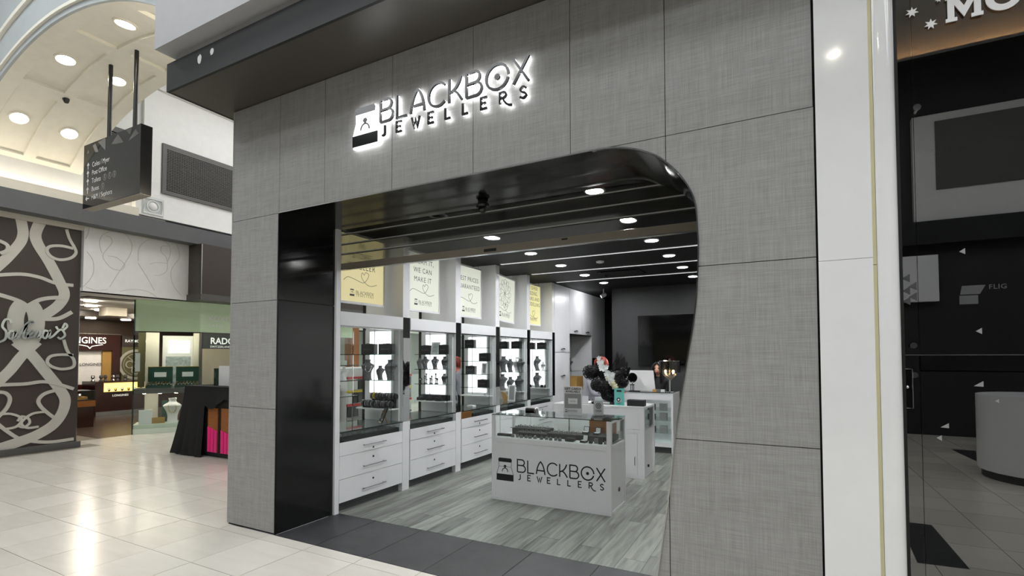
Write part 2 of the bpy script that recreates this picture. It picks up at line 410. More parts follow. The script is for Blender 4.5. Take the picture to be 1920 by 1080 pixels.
# ================================================================== THE SETTING
# ---- mall floor: grout bed, single tiles where they can be told apart, brick-textured field beyond
def grid_floor_mat():
    m = mat('tile_field', (210, 204, 193), .21, var=0); nt = m.node_tree; L = nt.links.new
    tc = nt.nodes.new('ShaderNodeTexCoord'); mp = nt.nodes.new('ShaderNodeMapping'); mp.inputs['Location'].default_value = (2.33, .125, 0)
    br = nt.nodes.new('ShaderNodeTexBrick'); br.offset = 0; br.inputs['Scale'].default_value = 1; br.inputs['Brick Width'].default_value = .5475; br.inputs['Row Height'].default_value = .557
    br.inputs['Mortar Size'].default_value = .003; br.inputs['Color1'].default_value = (*lin((206, 200, 188)), 1); br.inputs['Color2'].default_value = (*lin((224, 219, 208)), 1); br.inputs['Mortar'].default_value = (*lin((120, 112, 100)), 1)
    L(tc.outputs['Object'], mp.inputs[0]); L(mp.outputs[0], br.inputs['Vector']); L(br.outputs['Color'], pbsdf(m).inputs['Base Color'])
grid_floor_mat()
TX, TY = .5475, .557
xs = [-2.33 + TX * k for k in range(-18, 2)]; ys = [-.125 + TY * k for k in range(-4, 6)]
floor = boxes('floor', 'grout', None, (-10.95, .15, -9.6, .005, -.08, -.004), (-13.5, -4.575, .005, 16, -.08, -.004), (.15, 9.2, -9.6, .3, -.08, -.004), (-16.9, -10.95, 1.3, 9, -.08, -.006))
struct(floor, 'pale cream polished stone tiled floor of the mall')
tile_mesh = {}
def tile(w, d, m, parent, x, y, h=.0, t=.02, gap=.005, name='tile'):
    key = (round(w, 3), round(d, 3), m, t)
    if key not in tile_mesh: tile_mesh[key] = B().box(gap / 2, w - gap / 2, gap / 2, d - gap / 2, -t, 0).mesh(name, m)
    o = ob(name, tile_mesh[key], parent); o.location = (x, y, h); return o
for x in xs:
    for y in ys:
        cx, cy = x + TX / 2, y + TY / 2
        d = TY; w = TX
        if y < 0 < y + TY and x > -4.6: d = -y - .002                      # cut row along the shop front
        elif y > -.1 and x + TX > -4.55: continue
        if cx < -10.95: continue
        if x < -10.75 and y < 1.0: continue
        tile(w, d, 'tile', floor, x, y, random.uniform(-.0006, .0006))
tile_mesh.clear()
# field beyond the single tiles
fx0, fx1, fy0, fy1 = xs[0], xs[-1] + TX, ys[0], ys[-1] + TY
field = boxes('tile_field', 'tile_field', floor, (-10.95, 9.2, -9.6, fy0 - .002, -.02, -.0002), (fx1 + .002, .15, fy0, .0, -.02, -.0002), (.15, 9.2, fy0, .3, -.02, -.0002), (-10.95, -4.575, fy1 + .002, 16, -.02, -.0002))
field['kind'] = 'stuff'
# dark stone inlay tiles by the neighbouring shop
for q in ([(.92, -2.85), (1.16, -2.85), (1.16, -1.75), (.85, -1.72)], [(2.4, -7.8), (2.72, -7.8), (2.45, -6.7)], [(3.3, -4.2), (3.85, -4.2), (3.85, -3.1)], [(-1.2, -6.7), (-.65, -6.7), (-.65, -5.6)]):
    B().prism([(x, y, -.0002) for x, y in q], (0, 0, .0012)).build('inlay_tile', 'dark_tile', floor)
thr = struct(boxes('floor_threshold', 'grout_dark', None, (-3.925, -.40, .0, .705, -.05, -.003)), 'dark grey stone tiles across the shop threshold')
for i in range(-3, 4):
    x0 = max(-3.925, -2.33 + TX * i); x1 = min(-.42, -2.33 + TX * (i + 1))
    if x1 - x0 > .05: tile(x1 - x0, .705, 'dark_tile', thr, x0, 0, 0)
sf = struct(boxes('floor_shop', 'grout_dark', None, (-4.5, .12, .705, 10.6, -.05, -.003)), 'grey timber plank floor inside the jewellery shop')
pw, pl = .19, 1.25
i = 0; x = -3.98; allp = 0
while x < .1:
    y = .707 - random.uniform(0, pl * .9)
    while y < 7.6:
        y0 = max(.707, y); y1 = min(7.5, y + pl)
        if y1 - y0 > .03 and not (x > -1.0 and y0 > 4.2):
            b = B().box(-pw / 2 + .0012, pw / 2 - .0012, -(y1 - y0) / 2 + .001, (y1 - y0) / 2 - .001, -.012, 0)
            o = b.build('plank', 'plank', sf); o.location = (x + pw / 2, (y0 + y1) / 2, random.uniform(-.0005, .0005))
        y += pl
    x += pw
fl2 = boxes('plank_field', 'plank', sf, (-4.5, .12, 7.502, 10.6, -.012, -.001), (-.86, .12, 5.5, 7.5, -.012, -.001)); fl2['kind'] = 'stuff'

# ---- shop front: single laminate panels round a swept opening
CUR = spline([(-1.03, 2.815), (-.893, 2.806), (-.795, 2.783), (-.72, 2.753), (-.64, 2.709), (-.574, 2.65), (-.507, 2.57), (-.453, 2.476), (-.428, 2.391), (-.419, 2.255), (-.417, 2.135), (-.426, 1.927), (-.445, 1.749), (-.476, 1.571), (-.522, 1.302), (-.553, 1.098), (-.592, .76), (-.624, .546), (-.659, .316), (-.711, 0)], 4)
def cur_z(z):
    for a, b in zip(CUR, CUR[1:]):
        if a[1] >= z >= b[1]:
            t = (a[1] - z) / max(1e-9, a[1] - b[1]); return (a[0] + (b[0] - a[0]) * t, z)
    return CUR[-1]
def cur_seg(f): return [p for p in CUR if f(p)]
G = .0022
ZJ = [0.012, 1.085, 2.047, 2.817, 3.872]
XJ = [-4.575, -3.925, -3.361, -2.632, -1.897, -1.171, -.585, .149]
panels = []
for a, b in zip(XJ, XJ[1:]): panels.append([(a + G, ZJ[3] + G), (b - G, ZJ[3] + G), (b - G, ZJ[4]), (a + G, ZJ[4])])
for a, b in zip(ZJ[:3], ZJ[1:4]): panels.append([(-4.575, a + G), (-3.926, a + G), (-3.926, b - G), (-4.575, b - G)])
up = [p for p in CUR if p[1] > 2.2 and p[0] < -.585 - G]; top = ZJ[3] - G
panels.append([(-.585 - G, top)] + [(x, min(z, top)) for x, z in reversed([(-.585 - G, up[-1][1] - .008)][:0] + up + [(-.585 - G, 2.661)])])
panels.append([(.149, ZJ[2] + G), (.149, top), (-.585 + G, top), (-.585 + G, 2.659)] + [p for p in CUR if p[0] > -.58 and ZJ[2] + G < p[1] < 2.655] + [cur_z(ZJ[2] + G)])
panels.append([(.149, ZJ[1] + G), (.149, ZJ[2] - G), cur_z(ZJ[2] - G)] + [p for p in CUR if ZJ[1] + G < p[1] < ZJ[2] - G] + [cur_z(ZJ[1] + G)])
zc = [p for p in CUR if p[1] < 1.08 and p[0] > -.585 + G]
zlow = [p for p in CUR if p[1] < 1.0 and p[0] < -.585 - G]
panels.append([(.149, .012), (.149, ZJ[1] - G), cur_z(ZJ[1] - G)] + zc + [(-.585 + G, zlow[0][1] + .012), (-.585 + G, .012)])
panels.append([(-.585 - G, .012), (-.585 - G, zlow[0][1])] + [p for p in zlow[1:] if p[1] > .02] + [cur_z(.012)])
core = B()
core.box(-4.57, -3.93, .02, .14, 0, 2.83); core.box(-4.57, .15, .02, .66, 2.832, 3.87)
core.prism([(x, .02, z) for x, z in [(.15, 0), (.15, 2.83), (-1.0, 2.83)] + [(p[0] + .004, p[1] + .004) for p in CUR[2:]]], (0, .1, 0))
wf = struct(core.build('wall_front', 'joint', None), 'grey textile-look panelled shop front with a swept rounded opening')
for q in panels: B().prism([(x, 0, z) for x, z in q], (0, .019, 0)).build('panel', 'weave', wf)
boxes('panel', 'weave', wf, (-4.595, -4.576, 0, .14, .012, 3.872))
boxes('kick_strip', 'joint', wf, (-4.575, -3.926, .003, .02, 0, .012), (-.7, .149, .003, .02, 0, .012))
# portal lining
jamb = struct(boxes('wall_portal', 'joint', None, (-3.96, -3.941, .02, .70, 0, 2.84)), 'polished black lining of the shop opening')
boxes('jamb_panel', 'black_gloss', jamb, (-3.941, -3.925, .002, .70, .002, 2.045)); boxes('jamb_panel', 'black_gloss', jamb, (-3.941, -3.925, .002, .70, 2.049, 2.815))
path = [(-3.925, 2.815), (-1.9, 2.815)] + CUR
def lining(path, y0, y1, t, nm, m, parent, smooth=True):
    b = B(); vs = []; k = len(path)
    for i, (x, z) in enumerate(path):
        a = Vector(path[max(0, i - 1)]); c = Vector(path[min(k - 1, i + 1)]); d = (c - a).normalized(); n = Vector((-d.y, d.x))
        vs += [(x, y0, z), (x, y1, z), (x + n.x * t, y1, z + n.y * t), (x + n.x * t, y0, z + n.y * t)]
    fs = [(4 * i + j, 4 * i + (j + 1) % 4, 4 * i + 4 + (j + 1) % 4, 4 * i + 4 + j) for i in range(k - 1) for j in range(4)] + [(0, 1, 2, 3), (4 * k - 4, 4 * k - 3, 4 * k - 2, 4 * k - 1)]
    return b._add(vs, fs).build(nm, m, parent, smooth=smooth, angle=40)
lining([(-3.925, 2.815), (-1.42, 2.815)], .004, .70, .014, 'soffit_panel', 'black_gloss', jamb); lining([(-1.417, 2.815), (-1.2, 2.815)] + CUR, .004, .70, .014, 'soffit_panel', 'black_gloss', jamb)
lining([(-3.925, .0), (-3.925, 2.815)], -.005, .006, .006, 'edge_trim', 'dark_rail', jamb); lining([(-3.925, 2.815), (-1.9, 2.815)] + CUR, -.006, .006, .007, 'edge_trim', 'steel', jamb)

# ---- overhang above the shop front
fa = struct(boxes('trim_1', 'fascia', None, (-4.762, 1.6, -.513, -.49, 3.876, 4.125), (-4.762, -4.74, -.49, 10.6, 3.876, 4.125)), 'dark grey painted fascia edge above the shop front')
boxes('soffit_board', 'soffit', fa, (-4.74, 1.6, -.49, .03, 3.878, 3.9), (-4.74, -4.56, .03, 10.6, 3.878, 3.9))
def blob(cx, cz, rx, rz, sd):
    rn = random.Random(sd); return [(cx + rx * math.cos(2 * math.pi * i / 14) * rn.uniform(.8, 1.1), -.5131, cz + rz * math.sin(2 * math.pi * i / 14) * rn.uniform(.8, 1.1)) for i in range(14)]
for q in (blob(-4.275, 4.035, .03, .042, 1), blob(-4.105, 4.05, .025, .03, 5)): B().prism(q, (0, -.0015, 0)).build('paint_patch', 'white_paint', fa)
struct(boxes('wall_bulkhead', 'bulkhead_paint', None, (-4.765, 9.2, -.615, .4, 4.205, 7.6), (-4.70, 9.2, -.47, .4, 4.125, 4.205)), 'white plaster bulkhead above the dark fascia')
struct(boxes('wall_side', 'white_paint', None, (-4.70, -4.6, .4, 16, 3.9, 7.6)), 'white upper wall of the mall corridor above the shop')

# ---- column between the shops
cl = struct(boxes('wall_column', 'joint', None, (.15, .49, .03, .45, 0, 4.2)), 'glossy white clad column beside the shop front')
boxes('column_panel', 'white_gloss', cl, (.158, .383, -.012, .03, .0, 2.02)); boxes('column_panel', 'white_gloss', cl, (.158, .383, -.012, .03, 2.022, 4.2))
boxes('column_strip', 'pale_strip', cl, (.384, .399, -.004, .03, 0, 1.985)); boxes('column_strip', 'pale_strip', cl, (.384, .399, -.004, .03, 1.988, 4.2))
B().prism([(.400 + .0 + x, y, 0) for x, y in [(0, .03), (0, -.010), (.004, -.013), (.012, -.014)] + [(.045 + .045 * math.cos(R(a)), .03 + .045 * math.sin(R(a)) * 1.0) for a in range(-90, 1, 10)]], (0, 0, 4.2)).build('column_edge', 'white_gloss', cl, smooth=True)

# ---- neighbouring shop: dark glazing, door rail, lit bulkhead inside
nb = struct(boxes('window_1', 'black_matt', None, (.49, .506, .045, .10, 0, 4.2), (.506, 2.6, .05, .10, 0, .06)), 'tinted glass shopfront of the neighbouring travel money shop')
boxes('pane', 'glass_dark', nb, (.506, .565, .07, .078, .06, 4.2)); boxes('pane', 'glass_dark', nb, (.567, 2.6, .07, .078, 1.555, 4.2)); boxes('pane', 'glass_dark', nb, (.567, 2.6, .07, .078, .06, 1.475))
boxes('door_stile', 'black_matt', nb, (.507, .562, .084, .12, .06, 2.62)); boxes('door_rail', 'black_gloss', nb, (.566, 2.6, .06, .10, 1.48, 1.55)); boxes('rail_edge', 'steel', nb, (.495, 2.6, .058, .064, 1.55, 1.554))
boxes('transom', 'black_matt', nb, (.507, 2.6, .12, .20, 2.55, 2.98))
for z in (1.597, 1.457): B().cyl((.541, .052, z), (.541, .07, z), .014, 20).build('patch_fitting', 'chrome', nb, smooth=True)
B().cyl((.578, .05, 2.735), (.578, .07, 2.735), .016, 20).build('patch_fitting', 'chrome', nb, smooth=True)
lk = boxes('lock_case', 'black_gloss', nb, (.5, .53, .05, .07, 1.29, 1.49)); B().tube([(.502, .048, 1.30), (.532, .048, 1.30), (.532, .048, 1.485), (.502, .048, 1.485)], .003, 6).build('lock_rim', 'steel', lk); B().ball((.512, .05, 1.40), .008).build('key_cylinder', 'chrome', lk, smooth=True)
fs_ = fr_front(0, .069, 0)
def tri(b, x, z, s, k=0): b.poly([(x - s, z), (x + s * .55, z + s * 1.05), (x + s * .55, z - s * (.95 if k == 0 else .1))], fs_, 0, .001)
for x, z, s, k in ((.735, 2.03, .014, 0), (.785, 1.66, .014, 0), (.78, 1.41, .022, 1), (.838, 1.345, .009, 0), (.655, 1.215, .02, 1), (.632, 1.165, .013, 0)):
    b = B(); tri(b, x, z, s, k); b.build('decal_triangle', 'grey_print', nb)
for x, z in ((.51, 1.92), (.535, 1.88), (.51, 1.86), (.535, 1.83), (.51, 1.81)):
    b = B(); tri(b, x + .015, z, .02, 0); b.build('decal_triangle', 'grey_dark', nb)
b = B(); b.poly([(.72, 1.83), (.79, 1.83), (.81, 1.87), (.727, 1.87)], fs_, 0, .001); b.poly([(.717, 1.785), (.783, 1.785), (.783, 1.825), (.717, 1.825)], fs_, 0, .001); b.build('decal_emblem', 'grey_dark', nb)
b = B(); text(b, 'FLIG', .03, fr_front(.82, .069, 1.85), 'LEFT', 0, .001, .01, 1.1); b.build('decal_lettering', 'grey_dark', nb)
sg = thing('money_sign', 'white slab lettering and stars on the dark glass of the neighbouring shop', 'sign', (.75, .06, 3.1))
def slab(ch):
    if ch == 'M': return [([(.12, 0), (.12, 1)], .2), ([(.14, .98), (.5, .3), (.86, .98)], .2), ([(.88, 1), (.88, 0)], .2), ([(-.04, .07), (.3, .07)], .14), ([(.7, .07), (1.04, .07)], .14), ([(-.04, .93), (.2, .93)], .14), ([(.8, .93), (1.04, .93)], .14)]
    if ch == 'O': return [(arc(.5, .5, .4, 0, 345, 23, .41), .22)]
    if ch == 'N': return [([(.14, 0), (.14, 1)], .2), ([(.14, .96), (.84, .06)], .2), ([(.84, 0), (.84, 1)], .2), ([(-.04, .07), (.32, .07)], .14), ([(.66, .93), (1.02, .93)], .14), ([(-.04, .93), (.2, .93)], .14)]
    if ch == 'E': return [([(.14, 0), (.14, 1)], .2), ([(-.02, .08), (.8, .08)], .16), ([(-.02, .92), (.8, .92)], .16), ([(.14, .5), (.6, .5)], .15), ([(.76, .0), (.76, .28)], .12), ([(.76, .72), (.76, 1)], .12)]
    return [([(.5, 0), (.5, .45)], .2), ([(.1, 1), (.5, .42), (.9, 1)], .2), ([(.3, .07), (.7, .07)], .14)]
for i, ch in enumerate('MONEY'):
    b = B()
    for k, (p, w) in enumerate(slab(ch)): b.stroke([(x * .125, z * .125) for x, z in p], w * .125, fr_front(.70 + .139 * i, .06, 3.112), 0, .004 + .0002 * k, ch == 'O')
    b.build('letter', 'white_print', sg, world=True)
def star(b, x, z, r):
    b.poly([(x + (r if i % 2 == 0 else r * .45) * math.cos(R(90 + i * 180 / 7)), z + (r if i % 2 == 0 else r * .45) * math.sin(R(90 + i * 180 / 7))) for i in range(14)], fr_front(0, .06, 0), 0, .004)
for x, z, r in ((.570, 3.205, .026), (.640, 3.125, .026), (.672, 3.235, .014), (.70, 3.27, .028)):
    b = B(); star(b, x, z, r); b.build('star', 'white_print', sg, world=True)
ni = struct(boxes('wall_neighbour', 'void', None, (.46, 2.7, 2.2, 2.3, 0, 4.3), (2.62, 2.7, .1, 2.2, 0, 4.3), (.46, .5, .46, 2.2, 0, 4.3), (.46, 2.7, .1, 2.3, 4.2, 4.3), (.46, 2.7, .31, 2.3, -.1, -.02)), 'black interior of the neighbouring shop')
boxes('bulkhead', 'beige_paint', ni, (.5, 2.62, .62, .7, 3.22, 4.2)); boxes('cove_ledge', 'black_matt', ni, (.5, 2.62, .50, .70, 3.16, 3.2)); boxes('cove_light', 'cove_warm', ni, (.52, 2.6, .575, .585, 3.201, 3.205))
B().lathe([(.045, 0), (.05, .01), (.05, .02)], (.66, .4, 4.16), 20).build('spotlight', 'dark_rail', ni)

# ---- shop room
struct(boxes('ceiling', 'black_ceiling', None, (-4.5, .14, .66, 10.7, 2.96, 3.1)), 'black painted ceiling of the jewellery shop')
struct(boxes('wall_back', 'dark_wall', None, (-3.2, .14, 7.5, 7.62, 0, 2.96), (-4.5, .14, 10.55, 10.7, 0, 2.96)), 'charcoal feature wall behind the sales counter')
struct(boxes('wall_right', 'white_paint', None, (.04, .14, .12, 10.6, 0, 2.96)), 'white right wall of the jewellery shop')
Y0 = [.695 + 1.0825 * i for i in range(5)]; YF = [1.645 + 1.0775 * i for i in range(5)]; FT = .12
wl = struct(boxes('wall_left', 'white_lam', None, (-4.5, -3.9, .70 - .06, .70 - .004, 0, 2.955)), 'white partition fins between the window bays of the shop')
for i in range(5):
    f = boxes('partition_fin', 'white_lam', wl, (-4.48, -3.904, YF[i], YF[i] + FT, 0, 2.955))
    boxes('pilaster_base', 'white_lam', f, (-3.904, -3.899, YF[i] + .002, YF[i] + FT - .002, .095, .79))
    boxes('pilaster_mirror', 'mirror', f, (-3.904, -3.899, YF[i] + .002, YF[i] + FT - .002, .792, 1.76 if i == 0 else 2.0))
    if i == 0: boxes('pilaster_cap', 'black_gloss', f, (-3.904, -3.899, YF[i] + .002, YF[i] + FT - .002, 1.762, 2.0))
    wn = boxes('window_frame', 'black_matt', f, (-4.52, -4.48, YF[i] - .01, YF[i] + .05, .6, 2.955))
w2 = struct(boxes('window_2', 'black_matt', None, (-4.53, -4.49, .64, .70, 0, 2.955), (-4.53, -4.49, .70, 6.08, 2.9, 2.955), (-4.53, -4.49, .70, 6.08, .6, .68)), 'side window of the jewellery shop onto the mall corridor')
boxes('sill_wall', 'white_paint', w2, (-4.53, -4.50, .70, 6.08, 0, .6)); boxes('wall_rear', 'white_paint', w2, (-4.56, -4.50, 6.08, 10.7, 0, 2.955))
for i in range(5): boxes('pane', 'glass_thin', w2, (-4.512, -4.506, Y0[i] + .01, YF[i] + .02, .68, 2.9))

# ---- roller shutter in the opening
rs = thing('roller_shutter', 'clear slatted roller shutter partly lowered in the shop opening', 'roller shutter', (-2.2, .72, 2.4))
bt = boxes('bottom_bar', 'alu_beige', rs, (-3.92, -.40, .705, .74, 2.415, 2.478), world=True)
boxes('warning_sticker', 'dark_rail', bt, (-2.235, -2.115, .7035, .705, 2.43, 2.455), world=True); boxes('warning_sticker', 'dark_rail', bt, (-1.525, -1.475, .7035, .705, 2.455, 2.468), world=True); boxes('bar_lip', 'steel', bt, (-3.92, -.40, .702, .74, 2.41, 2.415), world=True)
for k in range(4):
    z0 = 2.482 + .099 * k
    boxes('slat', 'poly_slat', rs, (-3.92, -.40, .716, .72, z0, z0 + .084), world=True)
    rl = boxes('rail', 'dark_rail', rs, (-3.92, -.40, .71, .728, z0 + .084, z0 + .097), world=True); boxes('rail_edge', 'rail_edge', rl, (-3.92, -.40, .7075, .71, z0 + .089, z0 + .099), world=True)
boxes('guide', 'black_gloss', rs, (-3.968, -3.944, .702, .74, 2.005, 2.96), world=True)
struct(boxes('trim_2', 'black_gloss', None, (-3.94, .1, .75, .77, 2.87, 2.96)), 'black header behind the roller shutter')

# ---- mall: opposite corridor wall, vault, cornice
mw = struct(boxes('wall_mall', 'white_paint', None, (-10.95, -10.7, -9.6, 16, 4.24, 7.6), (-10.95, -10.8, 3.05, 16, 2.69, 3.84)), 'white upper wall across the mall corridor')
boxes('wall_lower', 'beige_paint', mw, (-10.95, -10.7, -9.6, 1.27, 3.74, 4.24), (-10.95, -10.7, 1.27, 16, 3.80, 4.24))
struct(boxes('trim_3', 'cornice', None, (-10.7, -10.42, -9.6, 16, 3.82, 4.13)), 'long dark grey cornice band across the corridor')
cvl = struct(boxes('trim_7', 'white_paint', None, (-10.66, -10.50, -2.0, 16, 4.19, 4.2)), 'hidden cove light ledge on top of the cornice, with an added fill strip opposite')
boxes('cove_lamp', 'cove_lamp', cvl, (-10.64, -10.53, -1.9, 1.9, 4.252, 4.258))
boxes('cove_lamp', 'vault_fill', cvl, (-4.87, -4.79, 0.0, 1.9, 4.27, 4.276)); boxes('cove_ledge', 'white_paint', cvl, (-4.90, -4.75, -.1, 2.0, 4.2, 4.26))  # unseen strip and ledge opposite the cornice, added to brighten the vault
struct(boxes('trim_4', 'beige_paint', None, (-10.7, -10.52, -9.6, 2.0, 4.132, 4.19), (-10.7, -10.66, -9.6, 2.0, 4.19, 4.25), (-10.47, -10.44, -9.6, 2.0, 4.132, 4.285)), 'cream stepped moulding on the cornice')
ct = struct(boxes('ceiling_corridor', 'white_paint', None, (-10.95, -4.6, 1.22, 2.2, 7.15, 7.4), (-10.95, -9.8, 2.2, 16, 7.15, 7.4), (-5.6, -4.6, 2.2, 16, 7.15, 7.4)), 'white upper ceiling of the mall corridor')
for k in range(6): boxes('skylight_pane', 'skylight_soft', ct, (-9.8, -5.6, 2.22 + 2.3 * k, 4.48 + 2.3 * k, 7.3, 7.32)); boxes('skylight_bar', 'white_paint', ct, (-9.8, -5.6, 4.48 + 2.3 * k, 4.52 + 2.3 * k, 7.2, 7.34))
struct(boxes('wall_end', 'white_paint', None, (-17, -4.6, 16, 16.2, 0, 7.6)), 'white end wall of the mall corridor')
# barrel vault: cylinder about (x -7.8, z .72), radius 4.92
VC, VR = (-7.8, .72), 4.92
def vp(th, y, r=VR): return (VC[0] + r * math.sin(R(th)), y, VC[1] + r * math.cos(R(th)))
def vpatch(b, t0, t1, y0, y1, r0, r1, n=6):
    k = len(b.v); vs = []
    for i in range(n + 1):
        t = t0 + (t1 - t0) * i / n; vs += [vp(t, y0, r0), vp(t, y1, r0), vp(t, y1, r1), vp(t, y0, r1)]
    fs = [(4 * i + j, 4 * i + (j + 1) % 4, 4 * i + 4 + (j + 1) % 4, 4 * i + 4 + j) for i in range(n) for j in range(4)] + [(0, 1, 2, 3), (4 * n, 4 * n + 1, 4 * n + 2, 4 * n + 3)]
    b._add(vs, fs)
cof = [(-35 + 17.55 * k, -35 + 17.55 * k + 15.0) for k in range(4)]
yr = [(-.03, .43), (.58, 1.03)]
b = B(); T0, T1 = -36.8, 37.5
vpatch(b, T0, T1, -.2, -.03, VR, VR + .16, 30); vpatch(b, T0, T1, .43, .58, VR, VR + .16, 30); vpatch(b, T0, T1, 1.03, 1.22, VR, VR + .16, 30)
for y0, y1 in yr:
    e = T0
    for a, c in cof + [(T1, T1)]: vpatch(b, e, a, y0, y1, VR, VR + .16, 3); e = c
va = struct(b.build('ceiling_vault', 'cream_vault', None, smooth=True, angle=30), 'cream coffered barrel vault arching over the mall corridor')
for y0, y1 in yr:
    for a, c in cof:
        b = B(); vpatch(b, a, c, y0, y1, VR + .045, VR + .16, 8); b.build('coffer', 'cream_vault', va, smooth=True, angle=30)
# face wall of the vault towards the atrium with a moulded arch
def arch_face(y, r0, r1, t, nm, m, par, a0=-50, a1=50, n=40):
    b = B(); vs = []
    for i in range(n + 1):
        th = a0 + (a1 - a0) * i / n; vs += [vp(th, y, r0), vp(th, y, r1), vp(th, y - t, r1), vp(th, y - t, r0)]
    fs = [(4 * i + j, 4 * i + (j + 1) % 4, 4 * i + 4 + (j + 1) % 4, 4 * i + 4 + j) for i in range(n) for j in range(4)]
    return b._add(vs, fs).build(nm, m, par, smooth=True, angle=30)
b = B(); vs = []; n = 36
for i in range(n + 1):
    x = -10.7 + (5.94) * i / n; z = VC[1] + math.sqrt((VR + .02) ** 2 - (x - VC[0]) ** 2); vs += [(x, -.2, z), (x, -.2, 7.6), (x, -.02, 7.6), (x, -.02, z)]
fs = [(4 * i + j, 4 * i + (j + 1) % 4, 4 * i + 4 + (j + 1) % 4, 4 * i + 4 + j) for i in range(n) for j in range(4)]
vw = struct(b._add(vs, fs).build('wall_vault', 'grey_wall', None), 'pale grey plaster wall above the vault arch')
arch_face(-.2, VR, VR + .07, .03, 'arch_moulding', 'grey_wall', vw, -37, 37); arch_face(-.2, VR + .07, VR + .11, .06, 'arch_moulding', 'cream_vault', vw, -37, 37); arch_face(-.2, VR + .58, VR + .64, .04, 'arch_moulding', 'cream_vault', vw, -34, 37)
def lamp_disc(name, par, c, ax, r, m, ring, group=None, label=None):
    """recessed lamp: trim ring and lit disc facing along ax"""
    ax = Vector(ax).normalized(); q = ax.to_track_quat('Z', 'Y').to_matrix().to_4x4()
    root = thing(name, label, 'ceiling light', c, 0, group)
    b = B(); b.lathe([(r * 1.22, -.012), (r * 1.22, .006), (r, .010), (r * .98, -.004)], n=28); o = b.build('trim_ring', ring, root, smooth=True); o.matrix_local = q
    b = B(); b.lathe([(0, .001), (r * .98, .001)], n=28); b._add([], []); o = b.build('lens', m, root); o.matrix_local = q
    return root
lab = {(0, 0): 'lowest vault downlight beside the arch moulding', (1, 0): 'middle vault downlight beside the arch moulding', (2, 0): 'highest vault downlight near the bulkhead corner', (0, 1): 'lowest vault downlight behind the hanging sign', (1, 1): 'vault downlight between the two sign poles'}
for i, th in enumerate((-27.2, -9.4, 8.6)):
    for j, y in enumerate((.19, .80)):
        if (i, j) == (2, 1): continue
        p = vp(th, y, VR + .035); lamp_disc('vault_downlight', None, p, (VC[0] - p[0], 0, VC[1] - p[2]), .105, 'vault_lamp', 'cream_vault', 'round recessed vault downlights', 'round ' + lab[(i, j)])
b = B(); p = Vector(vp(-18.7, .49)); dn = Vector((VC[0] - p.x, 0, VC[1] - p.z)).normalized(); b.cyl(p, p + dn * .05, .045, 14, .03); tag(b.build('vault_camera', 'dark_rail', None, smooth=True), 'small dark security camera on the vault rib crossing', 'camera')
# grille, slot, rosette, rib
gr = thing('vent_grille', 'large dark framed ventilation grille high on the white wall', 'grille', (-10.69, 3.25, 4.74))
boxes('frame', 'grille_mat', gr, (-10.7, -10.66, 2.5, 4.3, 4.74, 4.80), (-10.7, -10.66, 2.5, 4.3, 5.63, 5.73), (-10.7, -10.66, 2.5, 2.57, 4.8, 5.63), (-10.7, -10.66, 4.2, 4.3, 4.8, 5.63), world=True); boxes('back', 'void', gr, (-10.699, -10.69, 2.57, 4.2, 4.8, 5.63), world=True)
for k in range(26): boxes('slat', 'grille_mat', gr, (-10.688, -10.67, 2.57, 4.2, 4.803 + .032 * k, 4.818 + .032 * k), world=True)
boxes('mullion', 'grille_mat', gr, *[(-10.67, -10.666, 2.57 + .045 * k, 2.578 + .045 * k, 4.8, 5.63) for k in range(37)], world=True)['kind'] = 'stuff'
gr2 = thing('vent_grille', 'dark ventilation grille partly behind the hanging sign', 'grille', (-10.69, 1.75, 4.74))
boxes('frame', 'grille_mat', gr2, (-10.7, -10.66, 1.3, 2.02, 5.18, 5.24), (-10.7, -10.66, 1.3, 2.02, 5.63, 5.73), (-10.7, -10.66, 1.95, 2.02, 5.24, 5.63), world=True); boxes('back', 'void', gr2, (-10.699, -10.69, 1.3, 1.95, 5.24, 5.63), world=True)
for k in range(12): boxes('slat', 'grille_mat', gr2, (-10.688, -10.67, 1.3, 1.95, 5.243 + .032 * k, 5.258 + .032 * k), world=True)
struct(boxes('trim_5', 'void', None, (-10.699, -10.69, 2.56, 12, 4.15, 4.235)), 'narrow dark slot above the cornice')
struct(boxes('trim_6', 'white_paint', None, (-10.7, -10.62, 2.14, 2.44, 4.66, 6.7), (-10.7, -10.64, 1.22, 16, 6.75, 6.9)), 'white pilaster rib rising beside the ventilation grille')
rz = thing('rosette_block', 'white moulded rosette block below the pilaster rib', 'ornament', (-10.6, 2.3, 4.13))
boxes('block', 'white_paint', rz, (-10.7, -10.56, 2.0, 2.52, 4.135, 4.64), world=True); boxes('panel_recess', 'grey_wall', rz, (-10.56, -10.553, 2.1, 2.48, 4.23, 4.57), world=True)
B().tube([(-10.552, 2.13, 4.26), (-10.552, 2.45, 4.26), (-10.552, 2.45, 4.54), (-10.552, 2.13, 4.54)], .022, 6, closed=True).build('border', 'white_paint', rz, world=True)
B().ball((-10.553, 2.29, 4.40), (.03, .075, .075), 16, 10).build('boss', 'white_paint', rz, world=True, smooth=True); B().tube([(-10.55, 2.29 + .105 * math.cos(R(a)), 4.40 + .105 * math.sin(R(a))) for a in range(0, 360, 20)], .012, 6, closed=True).build('ring', 'white_paint', rz, world=True, smooth=True)

